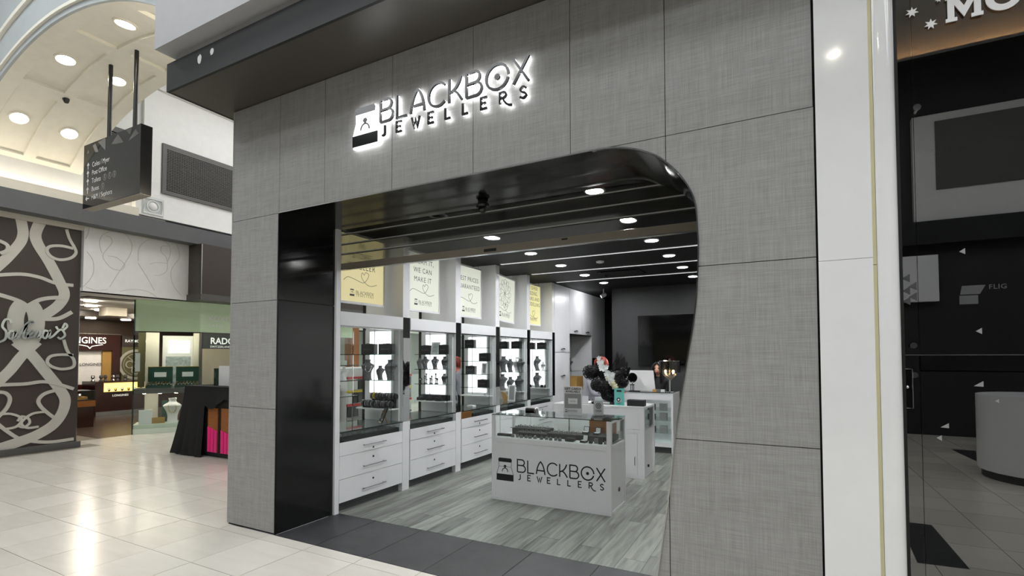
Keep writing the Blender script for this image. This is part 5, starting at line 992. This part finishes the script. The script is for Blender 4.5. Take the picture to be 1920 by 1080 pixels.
def ring_box(x, y, z, s, label):
    t = thing('ring_box', label, 'ring box', (x, y, z), R(random.uniform(-15, 15)), 'open ring boxes in the front counter'); boxes('base', 'black_matt', t, (-s, s, -s, s, 0, s * .7)); boxes('pad', 'paper', t, (-s * .8, s * .8, -s * .8, s * .8, s * .7, s * .82)); o = boxes('lid', 'black_matt', t, (-s, s, 0, s * .5, 0, s * 1.9)); o.location = (0, s * .9, s * .6); o.rotation_euler = (R(-12), 0, 0); o2 = boxes('lining', 'paper', t, (-s * .8, s * .8, -.002, 0, s * .2, s * 1.7)); o2.location = (0, s * .9, s * .6); o2.rotation_euler = (R(-12), 0, 0)
    B().tube([(.008 * math.cos(R(a)), 0, s * .9 + .008 * math.sin(R(a))) for a in range(0, 360, 45)], .002, 4, closed=True).build('ring', 'chrome', t)
for k, (x, y, z, lb) in enumerate(((-1.86, 2.15, .73, 'open ring box on the riser, farthest from the glass end'), (-1.73, 2.13, .73, 'open ring box on the riser, second from the glass end'), (-1.60, 2.13, .73, 'open ring box on the riser, next to the glass end'), (-1.80, 1.93, .676, 'open ring box on the case floor before the riser'))): ring_box(x, y, z, .03, lb)
for k in range(5): tag(boxes('ring_block', 'bust_grey' if k % 2 else 'velvet', None, (-1.74 + .05 * k, -1.705 + .05 * k, 1.90 + .02 * (k % 2), 1.935 + .02 * (k % 2), .676, .70 + .025 * (k % 3))), NTH[k] + ' small dark jewellery block from the velvet cushion, at the glass end of case', 'jewellery block', 'jewellery blocks at the case end')
tag(boxes('orange_block', 'wood_orange', None, (-1.86, -1.57, 2.265, 2.295, .731, .875)), 'orange-brown block at the back of the front counter case', 'box')  # thin orange-brown block behind the ring boxes
# on the front counter
gs = thing('gift_card_sign', 'upright sign reading GIFT CARDS AVAILABLE on the front counter', 'sign', (-1.99, 2.12, .92), R(6))
b = boxes('board', 'paper', gs, (-.10, .10, -.003, .003, 0, .305)); boxes('foot', 'acrylic', gs, (-.10, .10, -.03, .03, 0, .004)); boxes('pattern', 'grey_print', gs, (-.09, .09, -.0045, -.003, .075, .23)); boxes('gift_card', 'paper', gs, (-.05, .05, -.008, -.0045, .12, .18))
b = B(); text(b, 'GIFT CARDS', .034, fr_front(0, -.0035, .27), 'CENTER', 0, .001, .02, 1.0, .95); text(b, 'AVAILABLE', .034, fr_front(0, -.0035, .24), 'CENTER', 0, .001, .02, 1.0, .95); print_logo(b, fr_front(-.055, -.0035, .035), .014, 0, .001); print_emblem(b, fr_front(-.085, -.0035, .033), .028, 0, .001); print_logo(b, fr_front(-.028, -.0085, .142), .008, 0, .001); b.build('print', 'dark_print', gs)
gh = thing('acrylic_sign', 'small clear acrylic sign holder with a round emblem on the front counter', 'sign', (-1.70, 2.10, .92), R(4))
boxes('holder', 'acrylic', gh, (-.055, .055, -.006, -.002, 0, .17), (-.055, .055, -.03, .03, 0, .004)); boxes('card', 'paper', gh, (-.05, .05, -.0015, .001, .02, .165)); b = B(); [b.stroke(arc(0, .115, r_, 0, 345, 18), .006, fr_front(0, -.007, 0), 0, .001, True) for r_ in (.026, .012)]; text(b, 'GIGIA', .026, fr_front(0, -.007, .055), 'CENTER', 0, .001, .01, 1.0); b.build('print', 'grey_dark', gh)
cb = thing('card_box', 'small black card dispenser on the front counter glass', 'box', (-2.48, 2.12, .92)); boxes('body', 'black_gloss', cb, (-.06, .05, -.03, .03, 0, .05)); boxes('cards', 'grey_print', cb, (-.055, .045, -.025, -.005, .05, .058), (-.055, .045, .003, .02, .05, .056)); B().prism([(.05, -.035, 0), (.075, -.035, 0), (.06, -.035, .05), (.05, -.035, .055)], (0, .07, 0)).build('end', 'steel', cb)
tag(B().prism([(-1.60, 1.90, .921), (-1.44, 1.95, .921), (-1.43, 2.02, .921), (-1.59, 2.0, .921)], (0, 0, .012)).build('counter_mat', 'black_gloss', None, bevel=.004), 'black counter mat overhanging the front counter corner', 'mat')

# ---- second counter
c2 = thing('white_counter', 'white second counter with small glass end case behind the front counter', 'counter', (-2.2, 3.76, 0))
x0, x1, y0, y1 = -2.80, -1.565, 3.466, 4.04
boxes('carcass', 'white_lam', c2, (x0 + .03, x1 - .02, y0 + .01, y1 - .01, .001, .60), (x0 + .03, x1 - .16, y0 + .013, y1 - .01, .601, .875), world=True); boxes('top', 'white_lam', c2, (x0, x1, y0, y1, .878, .905), world=True, bevel=.003); boxes('fascia_panel', 'white_lam', c2, (x0 + .061, x1 - .062, y0 + .004, y0 + .0125, .618, .8765), world=True); boxes('rail', 'white_lam', c2, (x0 + .061, x1 - .061, y0 + .002, y0 + .0095, .575, .615), world=True)
for a, c in ((x0, y0), (x1 - .06, y0), (x0, y1 - .04), (x1 - .06, y1 - .04)): boxes('corner_post', 'white_lam', c2, (a, a + .06, c, c + .045, 0, .878), world=True)
d = boxes('door', 'white_lam', c2, (x0 + .07, x1 - .09, y0 + .003, y0 + .01, .04, .56), world=True); B().tube([(x1 - .12, y0, .17), (x1 - .12, y0 - .02, .18), (x1 - .12, y0 - .02, .27), (x1 - .12, y0, .28)], .005, 7).build('handle', 'steel', d, world=True, smooth=True)
boxes('end_glass', 'glass_clear', c2, (x1 - .012, x1 - .006, y0 + .05, y1 - .05, .63, .86), world=True); boxes('end_case_back', 'grey_dark', c2, (x1 - .15, x1 - .14, y0 + .05, y1 - .05, .61, .87), world=True); B().cyl((x1 - .022, 3.72, .13), (x1 - .002, 3.72, .13), .018, 14).build('cable_port', 'dark_rail', c2, world=True, smooth=True)
for k in range(3): tag(boxes('price_card', 'paper', None, (x1 - .10, x1 - .095, 3.56 + .14 * k, 3.66 + .14 * k, .60, .74)), NTH[k] + ' small card from the front, in the second counter end case', 'card', 'cards in the second counter end case')
tag(boxes('document_tray', 'paper', None, (-2.62, -2.33, 3.55, 3.56, .905, 1.01), (-2.66, -2.3, 3.50, 3.72, .905, .925)), 'white card stand with papers on the second counter', 'card stand')
for k, (x, w) in enumerate(((-2.24, .13), (-1.99, .12))): tag(boxes('flat_case', 'velvet', None, (x - w / 2, x + w / 2, 3.60, 3.72, .905, .935)), ('flat dark jewellery case left of the vase', 'flat dark jewellery case right of the vase')[k], 'case')
tag(boxes('black_box', 'bag_black', None, (-1.80, -1.585, 3.53, 3.66, .905, .985), bevel=.004), 'long black box on the second counter end', 'box')
ts = thing('teal_stand', 'teal printed stand with a hanging watch on the second counter', 'stand', (-1.915, 3.58, .905)); boxes('board', 'teal', ts, (-.065, .065, -.004, .004, 0, .22)); boxes('foot', 'teal', ts, (-.065, .065, -.03, .03, 0, .004)); boxes('label_bar', 'dark_print', ts, (-.032, .032, -.0055, -.004, .175, .198)); B().ball((0, -.015, .06), (.032, .012, .035), 14, 8).build('white_pad', 'paper', ts, smooth=True); b = B(); b.stroke(arc(0, .075, .02, 0, 345, 14), .012, fr_front(0, -.03, 0), 0, .002, True); b.build('watch', 'dark_print', ts)

# ---- flower arrangement
fl = thing('flower_arrangement', 'big bouquet of black hydrangeas, white orchids and cream roses in a white vase', 'flowers', (-2.12, 3.74, .905))
B().lathe([(.05, 0), (.055, .01), (.045, .05), (.05, .11), (.07, .17), (.065, .17), (.045, .1), (.03, .03)], n=18).build('vase', 'acrylic', fl, smooth=True); boxes('vase_sleeve', 'paper', fl, (-.045, .035, -.06, -.055, .02, .09))
rng = random.Random(3)
def bloom(c, r, m, n=260, ps=.0145, name='hydrangea'):
    b = B(); c = Vector(c)
    b.ball(c, r * .8, 10, 7)
    for k in range(n):
        v = Vector((rng.gauss(0, 1), rng.gauss(0, 1), rng.gauss(0, 1))).normalized(); p = c + v * r * rng.uniform(.85, 1.05); u = v.orthogonal().normalized(); u = Matrix.Rotation(rng.uniform(0, 6.3), 3, v) @ u; w = v.cross(u); s = ps * rng.uniform(.7, 1.2)
        b._add([p + u * s + v * s * .3, p + w * s + v * s * .3, p - u * s + v * s * .3, p - w * s + v * s * .3, p - v * s * .2], [(0, 1, 4), (1, 2, 4), (2, 3, 4), (3, 0, 4)])
    return b.build(name, m, fl)
for c, r in (((-.24, -.02, .42), .10), ((-.14, .02, .45), .10), ((-.02, -.06, .22), .11), ((.06, -.05, .10), .075), ((-.12, -.04, .25), .10), ((.10, -.02, .28), .10), ((.13, .03, .38), .09), ((.02, .06, .33), .12), ((.0, -.05, .12), .07), ((.19, .02, .30), .085), ((.20, .04, .42), .075), ((.15, -.03, .20), .08)): bloom(c, r, 'petal_black')
for k in range(26):
    t = k / 25; c = (-.08 + .20 * t + rng.uniform(-.045, .045), -.13 + rng.uniform(-.02, .02), .58 - .25 * t + rng.uniform(-.04, .04)); b = B()
    for a in range(5): q = Vector((math.cos(R(72 * a + 20)), -.3, math.sin(R(72 * a + 20)))); s_ = Vector(c); tn = Vector((-q.z, 0, q.x)); b._add([s_, s_ + q * .022 + tn * .014, s_ + q * .036, s_ + q * .022 - tn * .014], [(0, 1, 2, 3)])
    b.ball(c, .008, 6, 4); b.build('orchid', 'petal_white', fl)
for c in ((.05, -.13, .35), (.10, -.13, .29), (.13, -.12, .24)):
    b = B()
    for r_ in range(3):
        for a in range(6): an = R(60 * a + 25 * r_); s_ = .012 + .012 * r_; b.ball((c[0] + s_ * math.cos(an), c[1] + .006 * r_, c[2] + s_ * math.sin(an)), (.014, .006, .014), 7, 5)
    b.ball((c[0], c[1] - .004, c[2]), .014, 8, 6); b.build('rose', 'petal_cream', fl, smooth=True)
for k, (a, L_) in enumerate(((10, .36), (18, .34), (26, .3), (34, .26), (2, .33))):
    b = B(); d0 = Vector((math.sin(R(a)), 0, math.cos(R(a)))); p0 = Vector((.06 + .012 * k, .05 + .01 * k, .34)); sd = Vector((d0.z, 0, -d0.x)); n = 12
    for j in range(n): t = j / n; w = .06 * math.sin(math.pi * (t * .85 + .12)); p = p0 + d0 * L_ * t; b._add([p, p + sd * w + d0 * .05, p + d0 * .025, p - sd * w + d0 * .05], [(0, 1, 2), (0, 2, 3)])
    b.tube([p0 - Vector((0, 0, .15)), p0, p0 + d0 * L_], .004, 5); b.build('palm_leaf', 'petal_black', fl)
for k, (a, L_, w) in enumerate(((8, .34, .07), (20, .36, .065), (30, .30, .06), (42, .26, .055))):
    b = B(); d0 = Vector((math.sin(R(a)), .1, math.cos(R(a)))); sd = Vector((d0.z, 0, -d0.x)); p0 = Vector((.07 + .015 * k, .09, .30)); vs = []
    for j in range(11):
        t = j / 10; ww = w * math.sin(math.pi * (.12 + .88 * t)) ** .8
        for q in range(-4, 5): vs.append(p0 + d0 * L_ * t + sd * ww * q / 4 + Vector((0, .006 * (q % 2) - .02 * t, 0)))
    b._add(vs, [(j * 9 + q, j * 9 + q + 1, j * 9 + q + 10, j * 9 + q + 9) for j in range(10) for q in range(8)]); b.build('pleated_leaf', 'petal_black', fl)
for k in range(6): B().tube([(rng.uniform(-.02, .02), rng.uniform(-.02, .02), .02), (rng.uniform(-.06, .06), 0, .2), (rng.uniform(-.15, .12), 0, .3)], .004, 5).build('stem', 'stem_green', fl)

# ---- rear glass counter
c3 = thing('rear_counter', 'rear white counter with glass front shelves below the television', 'counter', (-2.3, 5.6, 0))
x0, x1, y0, y1 = -2.95, -1.565, 5.34, 5.92
boxes('end_panel', 'white_lam', c3, (x1 - .03, x1, y0, y1, 0, .955), (x0, x0 + .03, y0, y1, 0, .955), world=True); boxes('back_panel', 'white_lam', c3, (x0 + .03, x1 - .03, y1 - .03, y1, .1, .955), world=True); boxes('base', 'white_lam', c3, (x0 + .03, x1 - .03, y0 + .01, y1 - .03, .10, .16), world=True); boxes('kick', 'grey_dark', c3, (x0 + .03, x1 - .03, y0 + .06, y1 - .05, 0, .10), world=True); boxes('header', 'white_lam', c3, (x0 + .03, x1 - .03, y0 + .004, y0 + .02, .84, .94), world=True); boxes('top_glass', 'glass_clear', c3, (x0, x1, y0 - .01, y1, .957, .967), world=True); boxes('top_edge', 'glass_edge', c3, (x0, x1, y0 - .013, y0 - .0105, .957, .967), world=True); boxes('front_glass', 'glass_thin', c3, (x0 + .03, x1 - .03, y0 + .004, y0 + .008, .16, .84), world=True)
for z in (.32, .52, .68): boxes('shelf', 'glass_clear', c3, (x0 + .03, x1 - .03, y0 + .02, y1 - .04, z - .008, z), world=True)
for z, nm in ((.32, 'lowest'), (.52, 'middle'), (.68, 'top')):
    for k in range(6): tag(boxes('boxed_item', ('velvet', 'grey_print', 'velvet', 'bust_grey', 'velvet', 'grey_print')[k], None, (-2.75 + .19 * k, -2.64 + .19 * k, 5.45, 5.55, z, z + .08 + .02 * (k % 2))), NTH[k] + ' boxed item from the bouquet side, %s shelf of the rear counter' % nm, 'box', 'boxed items in the rear counter')
# on the rear counter
tag(B().prism([(-2.47, 5.62, .967), (-1.90, 5.62, .967), (-1.935, 5.62, 1.305), (-2.47, 5.62, 1.305)], (0, .03, 0)).build('desk_screen', 'white_lam', None), 'pale desk screen standing on the rear counter', 'screen')
mm = thing('table_mirror', 'round black table mirror on the rear counter', 'mirror', (-2.235, 5.45, .967)); B().lathe([(.06, 0), (.06, .008), (.01, .014)], n=16).build('foot', 'black_gloss', mm, smooth=True); B().cyl((0, 0, .01), (0, 0, .14), .007, 8).build('stem', 'black_gloss', mm); B().tube([(.075 * math.cos(R(a)), 0, .22 + .075 * math.sin(R(a))) for a in range(0, 360, 18)], .008, 8, closed=True).build('rim', 'black_gloss', mm, smooth=True); B().cyl((0, -.004, .22), (0, .004, .22), .072, 24).build('mirror_glass', 'tv', mm)
bw = thing('bow_rack', 'clear acrylic rack with a black bow beside the table mirror', 'rack', (-2.42, 5.43, .967)); boxes('block', 'acrylic', bw, (-.07, .07, -.03, .03, 0, .09)); b = B(); b.stroke([(-.06, .11), (-.06, .14), (.06, .14), (.06, .11), (-.06, .11)], .012, fr_front(0, -.02, 0), 0, .01); b.build('bow', 'velvet', bw); boxes('bracelets', 'steel', bw, (-.05, .05, -.034, -.03, .02, .05))
er = thing('earring_stand', 'black two-post earring stand in front of the mirror', 'stand', (-2.20, 5.40, .967)); boxes('base', 'velvet', er, (-.06, .1, -.02, .02, 0, .012)); [B().cyl((x, 0, .012), (x, 0, .11), .006, 8).build('post', 'velvet', er) for x in (-.05, 0.0)]; boxes('bar', 'velvet', er, (-.06, .01, -.008, .008, .1, .115))
for k, (x, m, lb) in enumerate(((-1.87, 'kraft', 'small beige box on the rear counter by the desk screen'), (-1.81, 'bust_grey', 'small grey box between two boxes on the rear counter'), (-1.74, 'paper', 'small white box on the rear counter by the lamp'))): tag(boxes('small_box', m, None, (x - .03, x + .03, 5.42, 5.48, .967, 1.005)), lb, 'box')
tag(B().ball((-1.80, 5.50, .985), (.04, .02, .02), 10, 6).build('pink_pouch', 'pink', None, smooth=True), 'small pink pouch among boxes on the rear counter', 'pouch')
lp = thing('crystal_lamp', 'table lamp with dark translucent drum shade and hanging crystals', 'lamp', (-1.635, 5.47, .967))
B().lathe([(.06, 0), (.06, .012), (.015, .02), (.011, .03), (.011, .50), (.016, .52), (.006, .54)], n=16).build('stem', 'chrome', lp, smooth=True)
b = B(); vs = []; n = 28
for j in range(n): a = 2 * math.pi * j / n; vs += [(.165 * math.cos(a), .165 * math.sin(a), .31), (.165 * math.cos(a), .165 * math.sin(a), .50)]
b._add(vs, [(2 * j, 2 * ((j + 1) % n), 2 * ((j + 1) % n) + 1, 2 * j + 1) for j in range(n)]).build('shade', 'shade_dark', lp, smooth=True)
B().tube([(.164 * math.cos(R(a)), .164 * math.sin(R(a)), .5) for a in range(0, 360, 15)], .003, 5, closed=True).build('shade_ring', 'chrome', lp)
for k in range(14):
    a = 2 * math.pi * k / 14; rr = .11; b = B(); 
    for j in range(8): b.ball((rr * math.cos(a), rr * math.sin(a), .49 - .026 * j), .011, 6, 4)
    rr2 = rr
    for j in range(4): rr2 -= .022; b.ball((rr2 * math.cos(a), rr2 * math.sin(a), .28 - .022 * j), .018, 6, 4)
    b.build('crystal_strand', 'crystal', lp)
for s_ in (-1, 1): B().ball((.06 * s_, -.03, .33), (.02, .02, .03), 10, 8).build('bulb', 'bulb_warm', lp, smooth=True)

# white busts and a shelf standing in the window side of the first bay
ws = thing('window_shelf', 'narrow glass shelf unit along the side window of the first bay', 'shelf', (-4.42, 1.1, .797))
for z in (1.10, 1.275, 1.45, 1.572): boxes('glass_shelf', 'glass_clear', ws, (-4.468, -4.34, .72, 1.40, z - .008, z), world=True); boxes('shelf_edge', 'glass_edge', ws, (-4.34, -4.338, .72, 1.40, z - .008, z), world=True)
for y in (.78, 1.08, 1.36): boxes('upright', 'steel', ws, (-4.41, -4.402, y, y + .008, .797, 1.84), world=True)
for k, (y, z, m, lb) in enumerate(((1.05, 1.275, 'bust_white', 'white bust nearer the entrance on the window shelf'), (1.22, 1.275, 'bust_white', 'white bust farther from the entrance on the window shelf'))): bust('jewellery_bust', lb, (-4.40, y, z), .16, m, R(90))
for k, (y, z, m, lb) in enumerate(((.9, 1.275, 'velvet', 'small dark box at the entrance end of the window shelf'), (1.0, 1.45, 'gold', 'small gold box on the upper window shelf'), (1.2, 1.45, 'band_green', 'small green box on the upper window shelf'), (.95, 1.10, 'velvet', 'dark low box on the lowest window shelf'))): tag(boxes('small_box', m, None, (-4.44, -4.37, y - .04, y + .04, z, z + .05)), lb, 'box')

# ================================================================== PEOPLE
def skin_mesh(J, E, root, sub=2):
    """J: name -> (pos, radius); E: list of chains; returns an evaluated mesh"""
    names = list(J); ix = {n: i for i, n in enumerate(names)}; ed = []
    for ch in E: ed += [(ix[a], ix[c]) for a, c in zip(ch, ch[1:])]
    me = bpy.data.meshes.new('sk'); me.from_pydata([J[n][0] for n in names], ed, []); o = bpy.data.objects.new('sk', me); COL.objects.link(o)
    o.modifiers.new('s', 'SKIN'); sv = me.skin_vertices[0].data
    for n in names:
        r_ = J[n][1]; sv[ix[n]].radius = r_ if isinstance(r_, tuple) else (r_, r_); sv[ix[n]].use_root = (n == root)
    m2 = o.modifiers.new('u', 'SUBSURF'); m2.levels = sub; m2.render_levels = sub
    dg = bpy.context.evaluated_depsgraph_get(); dg.update(); r = bpy.data.meshes.new_from_object(o.evaluated_get(dg)); bpy.data.objects.remove(o); bpy.data.meshes.remove(me)
    return [tuple(v.co) for v in r.vertices], [tuple(p.vertices) for p in r.polygons]
def head_geo(c, s, yaw, pitch=0.0):
    """head of height s facing -Y turned by yaw: skull, jaw, nose, brow, ears; material 0"""
    n, m = 24, 18; vs = []; fs = []
    for i in range(m + 1):
        a = -math.pi / 2 + math.pi * i / m
        for j in range(n):
            t = 2 * math.pi * j / n; x = .36 * math.cos(a) * math.cos(t); y = .44 * math.cos(a) * math.sin(t); z = .5 * math.sin(a)
            if z < 0: k = 1 + .75 * z * (1 if y < .1 else .4); x *= k; y = y * k - (.04 * -z if y < 0 else 0)
            fw_ = max(0, -y)
            if abs(x) < .09 and -.18 < z < .1 and y < 0: y -= .10 * (1 - abs(x) / .09) * (1 - (z + .18) / .28)          # nose
            for ex in (-.15, .15): y += .05 * math.exp(-((x - ex) ** 2 + (z - .04) ** 2) / .006) * (1 if y < 0 else 0)     # sockets
            if abs(x) < .12 and -.34 < z < -.22 and y < 0: y -= .03
            vs.append((x, y, z))
    fs = [(i * n + j, i * n + (j + 1) % n, (i + 1) * n + (j + 1) % n, (i + 1) * n + j) for i in range(m) for j in range(n)]
    M4 = Matrix.Translation(c) @ Matrix.Rotation(yaw, 4, 'Z') @ Matrix.Rotation(pitch, 4, 'X') @ Matrix.Diagonal((s, s, s, 1))
    return M4, vs, fs
def person(name, label, loc, rz, J, E, mats, cut, head, hair, hair_mat):
    t = thing(name, label, 'person', loc, rz)
    V, F = skin_mesh(J, E, 'pelvis'); b = B(); b.v = V
    for f in F:
        c = sum((Vector(V[i]) for i in f), Vector()) / len(f); b.f.append(f); b.m.append(cut(c))
    M4, hv, hf = head_geo(*head); b.cur = 0; b._add([M4 @ Vector(v) for v in hv], hf)
    for ex in (-.15, .15):
        b.cur = 3; g = B().ball((ex, -.372, .04), (.07, .03, .032), 8, 6); b._add([M4 @ Vector(v) for v in g.v], g.f)
        g = B().tube([(ex - .08, -.40, .105), (ex, -.425, .125), (ex + .08, -.38, .11)], .02, 5); b._add([M4 @ Vector(v) for v in g.v], g.f)
        b.cur = 0; g = B().ball((ex * 2.35, .02, 0), (.03, .06, .10), 8, 6); b._add([M4 @ Vector(v) for v in g.v], g.f)
    b.cur = 2; g = B().ball((0, -.405, -.235), (.10, .035, .04), 10, 6); b._add([M4 @ Vector(v) for v in g.v], g.f)
    b.build('body', mats, t, smooth=True, angle=60)
    h = B(); hair(h, M4); h.build('hair', hair_mat, t, smooth=True, angle=60)
    return t
def hand(J, E, pre, w, d, up):
    """five finger chains from the wrist w along d"""
    w = Vector(w); d = Vector(d).normalized(); sd = d.cross(Vector(up)).normalized(); up = Vector(up)
    J[pre + 'palm'] = (tuple(w + d * .05), (.028, .018))
    for k, (o, L_) in enumerate(((-.03, .045), (-.012, .055), (.008, .058), (.027, .05), (.045, .04))):
        th = k == 0 and 0; a = w + d * .085 + sd * o; q = a + d * L_ * .6 - up * .004; e = q + d * L_ * .5 - up * .015
        J[pre + 'f%da' % k] = (tuple(a), .009); J[pre + 'f%db' % k] = (tuple(q), .008); J[pre + 'f%dc' % k] = (tuple(e), .007); E.append([pre + 'palm', pre + 'f%da' % k, pre + 'f%db' % k, pre + 'f%dc' % k])
# saleswoman seated behind the rear counter, facing the shop front
J = {'pelvis': ((0, 0, .66), (.14, .11)), 'waist': ((0, 0, .80), (.115, .09)), 'chest': ((0, -.01, 1.0), (.145, .10)), 'neck0': ((0, .0, 1.13), .065), 'neck1': ((0, -.005, 1.20), .046), 'crown': ((0, -.01, 1.28), .05),
     'shL': ((-.16, 0, 1.12), .058), 'elL': ((-.22, -.05, .88), .045), 'wrL': ((-.10, -.20, .82), .028), 'shR': ((.16, 0, 1.12), .058), 'elR': ((.21, -.04, .87), .045), 'wrR': ((.10, -.22, .81), .028),
     'hpL': ((-.09, 0, .62), .085), 'knL': ((-.11, -.28, .60), .065), 'anL': ((-.11, -.20, .20), .042), 'toL': ((-.11, -.32, .16), .035), 'hpR': ((.09, 0, .62), .085), 'knR': ((.11, -.28, .60), .065), 'anR': ((.11, -.20, .20), .042), 'toR': ((.11, -.32, .16), .035)}
E_ = [['pelvis', 'waist', 'chest', 'neck0', 'neck1', 'crown'], ['chest', 'shL', 'elL', 'wrL'], ['chest', 'shR', 'elR', 'wrR'], ['pelvis', 'hpL', 'knL', 'anL', 'toL'], ['pelvis', 'hpR', 'knR', 'anR', 'toR']]
hand(J, E_, 'L', J['wrL'][0], (.3, -.9, .0), (0, 0, 1)); hand(J, E_, 'R', J['wrR'][0], (-.3, -.9, .0), (0, 0, 1)); E_.append(['wrL', 'Lpalm']); E_.append(['wrR', 'Rpalm'])
def hair_long(h, M4):
    n = 22; rows = [(.5, .02), (.47, .20), (.38, .33), (.22, .41), (.02, .45), (-.2, .46), (-.5, .47), (-.85, .46), (-1.15, .40)]; vs = []
    for z, r_ in rows:
        for j in range(n):
            a = R(-62 + (304) * j / (n - 1)); rr = r_ * (1 + .03 * math.sin(j * 5)); x = rr * math.cos(a) * .92; y = rr * math.sin(a) * 1.02
            vs.append(tuple(M4 @ Vector((x, y + .04, z + .03))))
    h._add(vs, [(i * n + j, i * n + j + 1, (i + 1) * n + j + 1, (i + 1) * n + j) for i in range(len(rows) - 1) for j in range(n - 1)])
    for s_ in (-1, 1):
        h.tube([M4 @ Vector(p) for p in ((.04 * s_, -.28, .50), (.20 * s_, -.36, .36), (.33 * s_, -.28, .12), (.37 * s_, -.22, -.2), (.38 * s_, -.24, -.6), (.34 * s_, -.26, -1.05))], [.02, .024, .022, .026, .03, .012], 8)
    h.ball(M4 @ Vector((0, .08, .16)), (.085, .10, .085), 14, 10)
person('person', 'person with long black hair in black clothes behind the rear counter', (-2.0, 6.34, 0), R(8), J, E_, ['skin', 'cloth_dark', 'lip', 'eye_dark'],
       lambda c: 0 if (c.z > 1.175 and abs(c.x) < .08) or (c.y < -.23 and .7 < c.z < .9 and abs(c.x) < .15) else 1, ((0, -.035, 1.315), .23, R(-12), R(4)), hair_long, 'hair_black')
st = thing('bar_stool', 'black stool under the seated person behind the rear counter', 'stool', (-2.0, 6.34, 0)); B().lathe([(.16, .5), (.17, .53), (.15, .56), (0, .56)], n=18).build('seat', 'cloth_dark', st, smooth=True); B().cyl((0, 0, .02), (0, 0, .52), .025, 10).build('post', 'chrome', st); B().lathe([(.2, 0), (.2, .015), (.03, .03)], n=18).build('foot', 'chrome', st, smooth=True)
# red-haired customer leaning behind the flowers, seen from behind, turned to the right
J = {'pelvis': ((-.10, 0, .80), (.16, .13)), 'waist': ((-.07, 0, .94), (.15, .12)), 'chest': ((-.01, 0, 1.12), (.17, .13)), 'neck0': ((.07, 0, 1.26), .06), 'neck1': ((.12, 0, 1.33), .05), 'crown': ((.15, 0, 1.40), .05),
     'shL': ((.0, .18, 1.19), .065), 'elL': ((.12, .23, .98), .05), 'wrL': ((.36, .16, 1.0), .03), 'shR': ((.0, -.18, 1.19), .065), 'elR': ((.06, -.24, .96), .05), 'wrR': ((.30, -.18, .99), .03),
     'hpL': ((-.09, .09, .76), .09), 'knL': ((.0, .10, .42), .065), 'anL': ((-.04, .10, .09), .045), 'toL': ((.09, .10, .04), .035), 'hpR': ((-.09, -.09, .76), .09), 'knR': ((.03, -.10, .42), .065), 'anR': ((0, -.10, .09), .045), 'toR': ((.13, -.10, .04), .035)}
E_ = [['pelvis', 'waist', 'chest', 'neck0', 'neck1', 'crown'], ['chest', 'shL', 'elL', 'wrL'], ['chest', 'shR', 'elR', 'wrR'], ['pelvis', 'hpL', 'knL', 'anL', 'toL'], ['pelvis', 'hpR', 'knR', 'anR', 'toR']]
hand(J, E_, 'L', J['wrL'][0], (1, -.1, -.1), (0, 0, 1)); hand(J, E_, 'R', J['wrR'][0], (1, .1, -.1), (0, 0, 1)); E_.append(['wrL', 'Lpalm']); E_.append(['wrR', 'Rpalm'])
def hair_short(h, M4):
    n = 22; rows = [(.53, .03), (.49, .22), (.38, .37), (.2, .46), (0, .48), (-.2, .46), (-.36, .38)]; vs = []
    for z, r_ in rows:
        for j in range(n): a = R(-50 + 280 * j / (n - 1)); rr = r_ * (1 + .05 * math.sin(j * 4 + z * 9)); vs.append(tuple(M4 @ Vector((rr * math.cos(a) * .95, rr * math.sin(a) * 1.05 + .04, z))))
    h._add(vs, [(i * n + j, i * n + j + 1, (i + 1) * n + j + 1, (i + 1) * n + j) for i in range(len(rows) - 1) for j in range(n - 1)]); h.ball(M4 @ Vector((0, .06, .14)), (.09, .09, .09), 14, 10)
    for k in range(9): a = R(-40 + 32 * k); h.tube([M4 @ Vector((.3 * math.cos(a), .3 * math.sin(a) + .05, .42)), M4 @ Vector((.48 * math.cos(a), .5 * math.sin(a) + .05, .1)), M4 @ Vector((.47 * math.cos(a), .48 * math.sin(a) + .05, -.3))], [.012, .016, .006], 6)
person('person', 'person with red hair in a grey top leaning behind the bouquet', (-2.68, 4.72, 0), R(10), J, E_, ['skin_pink', 'cloth_grey', 'lip', 'eye_dark', 'cloth_dark'],
       lambda c: 0 if (c.z > 1.27 and abs(c.y) < .09 and c.x > .05) or c.x > .33 else (4 if c.z < .86 else 1), ((.16, 0, 1.42), .22, R(90), R(14)), hair_short, 'hair_red')
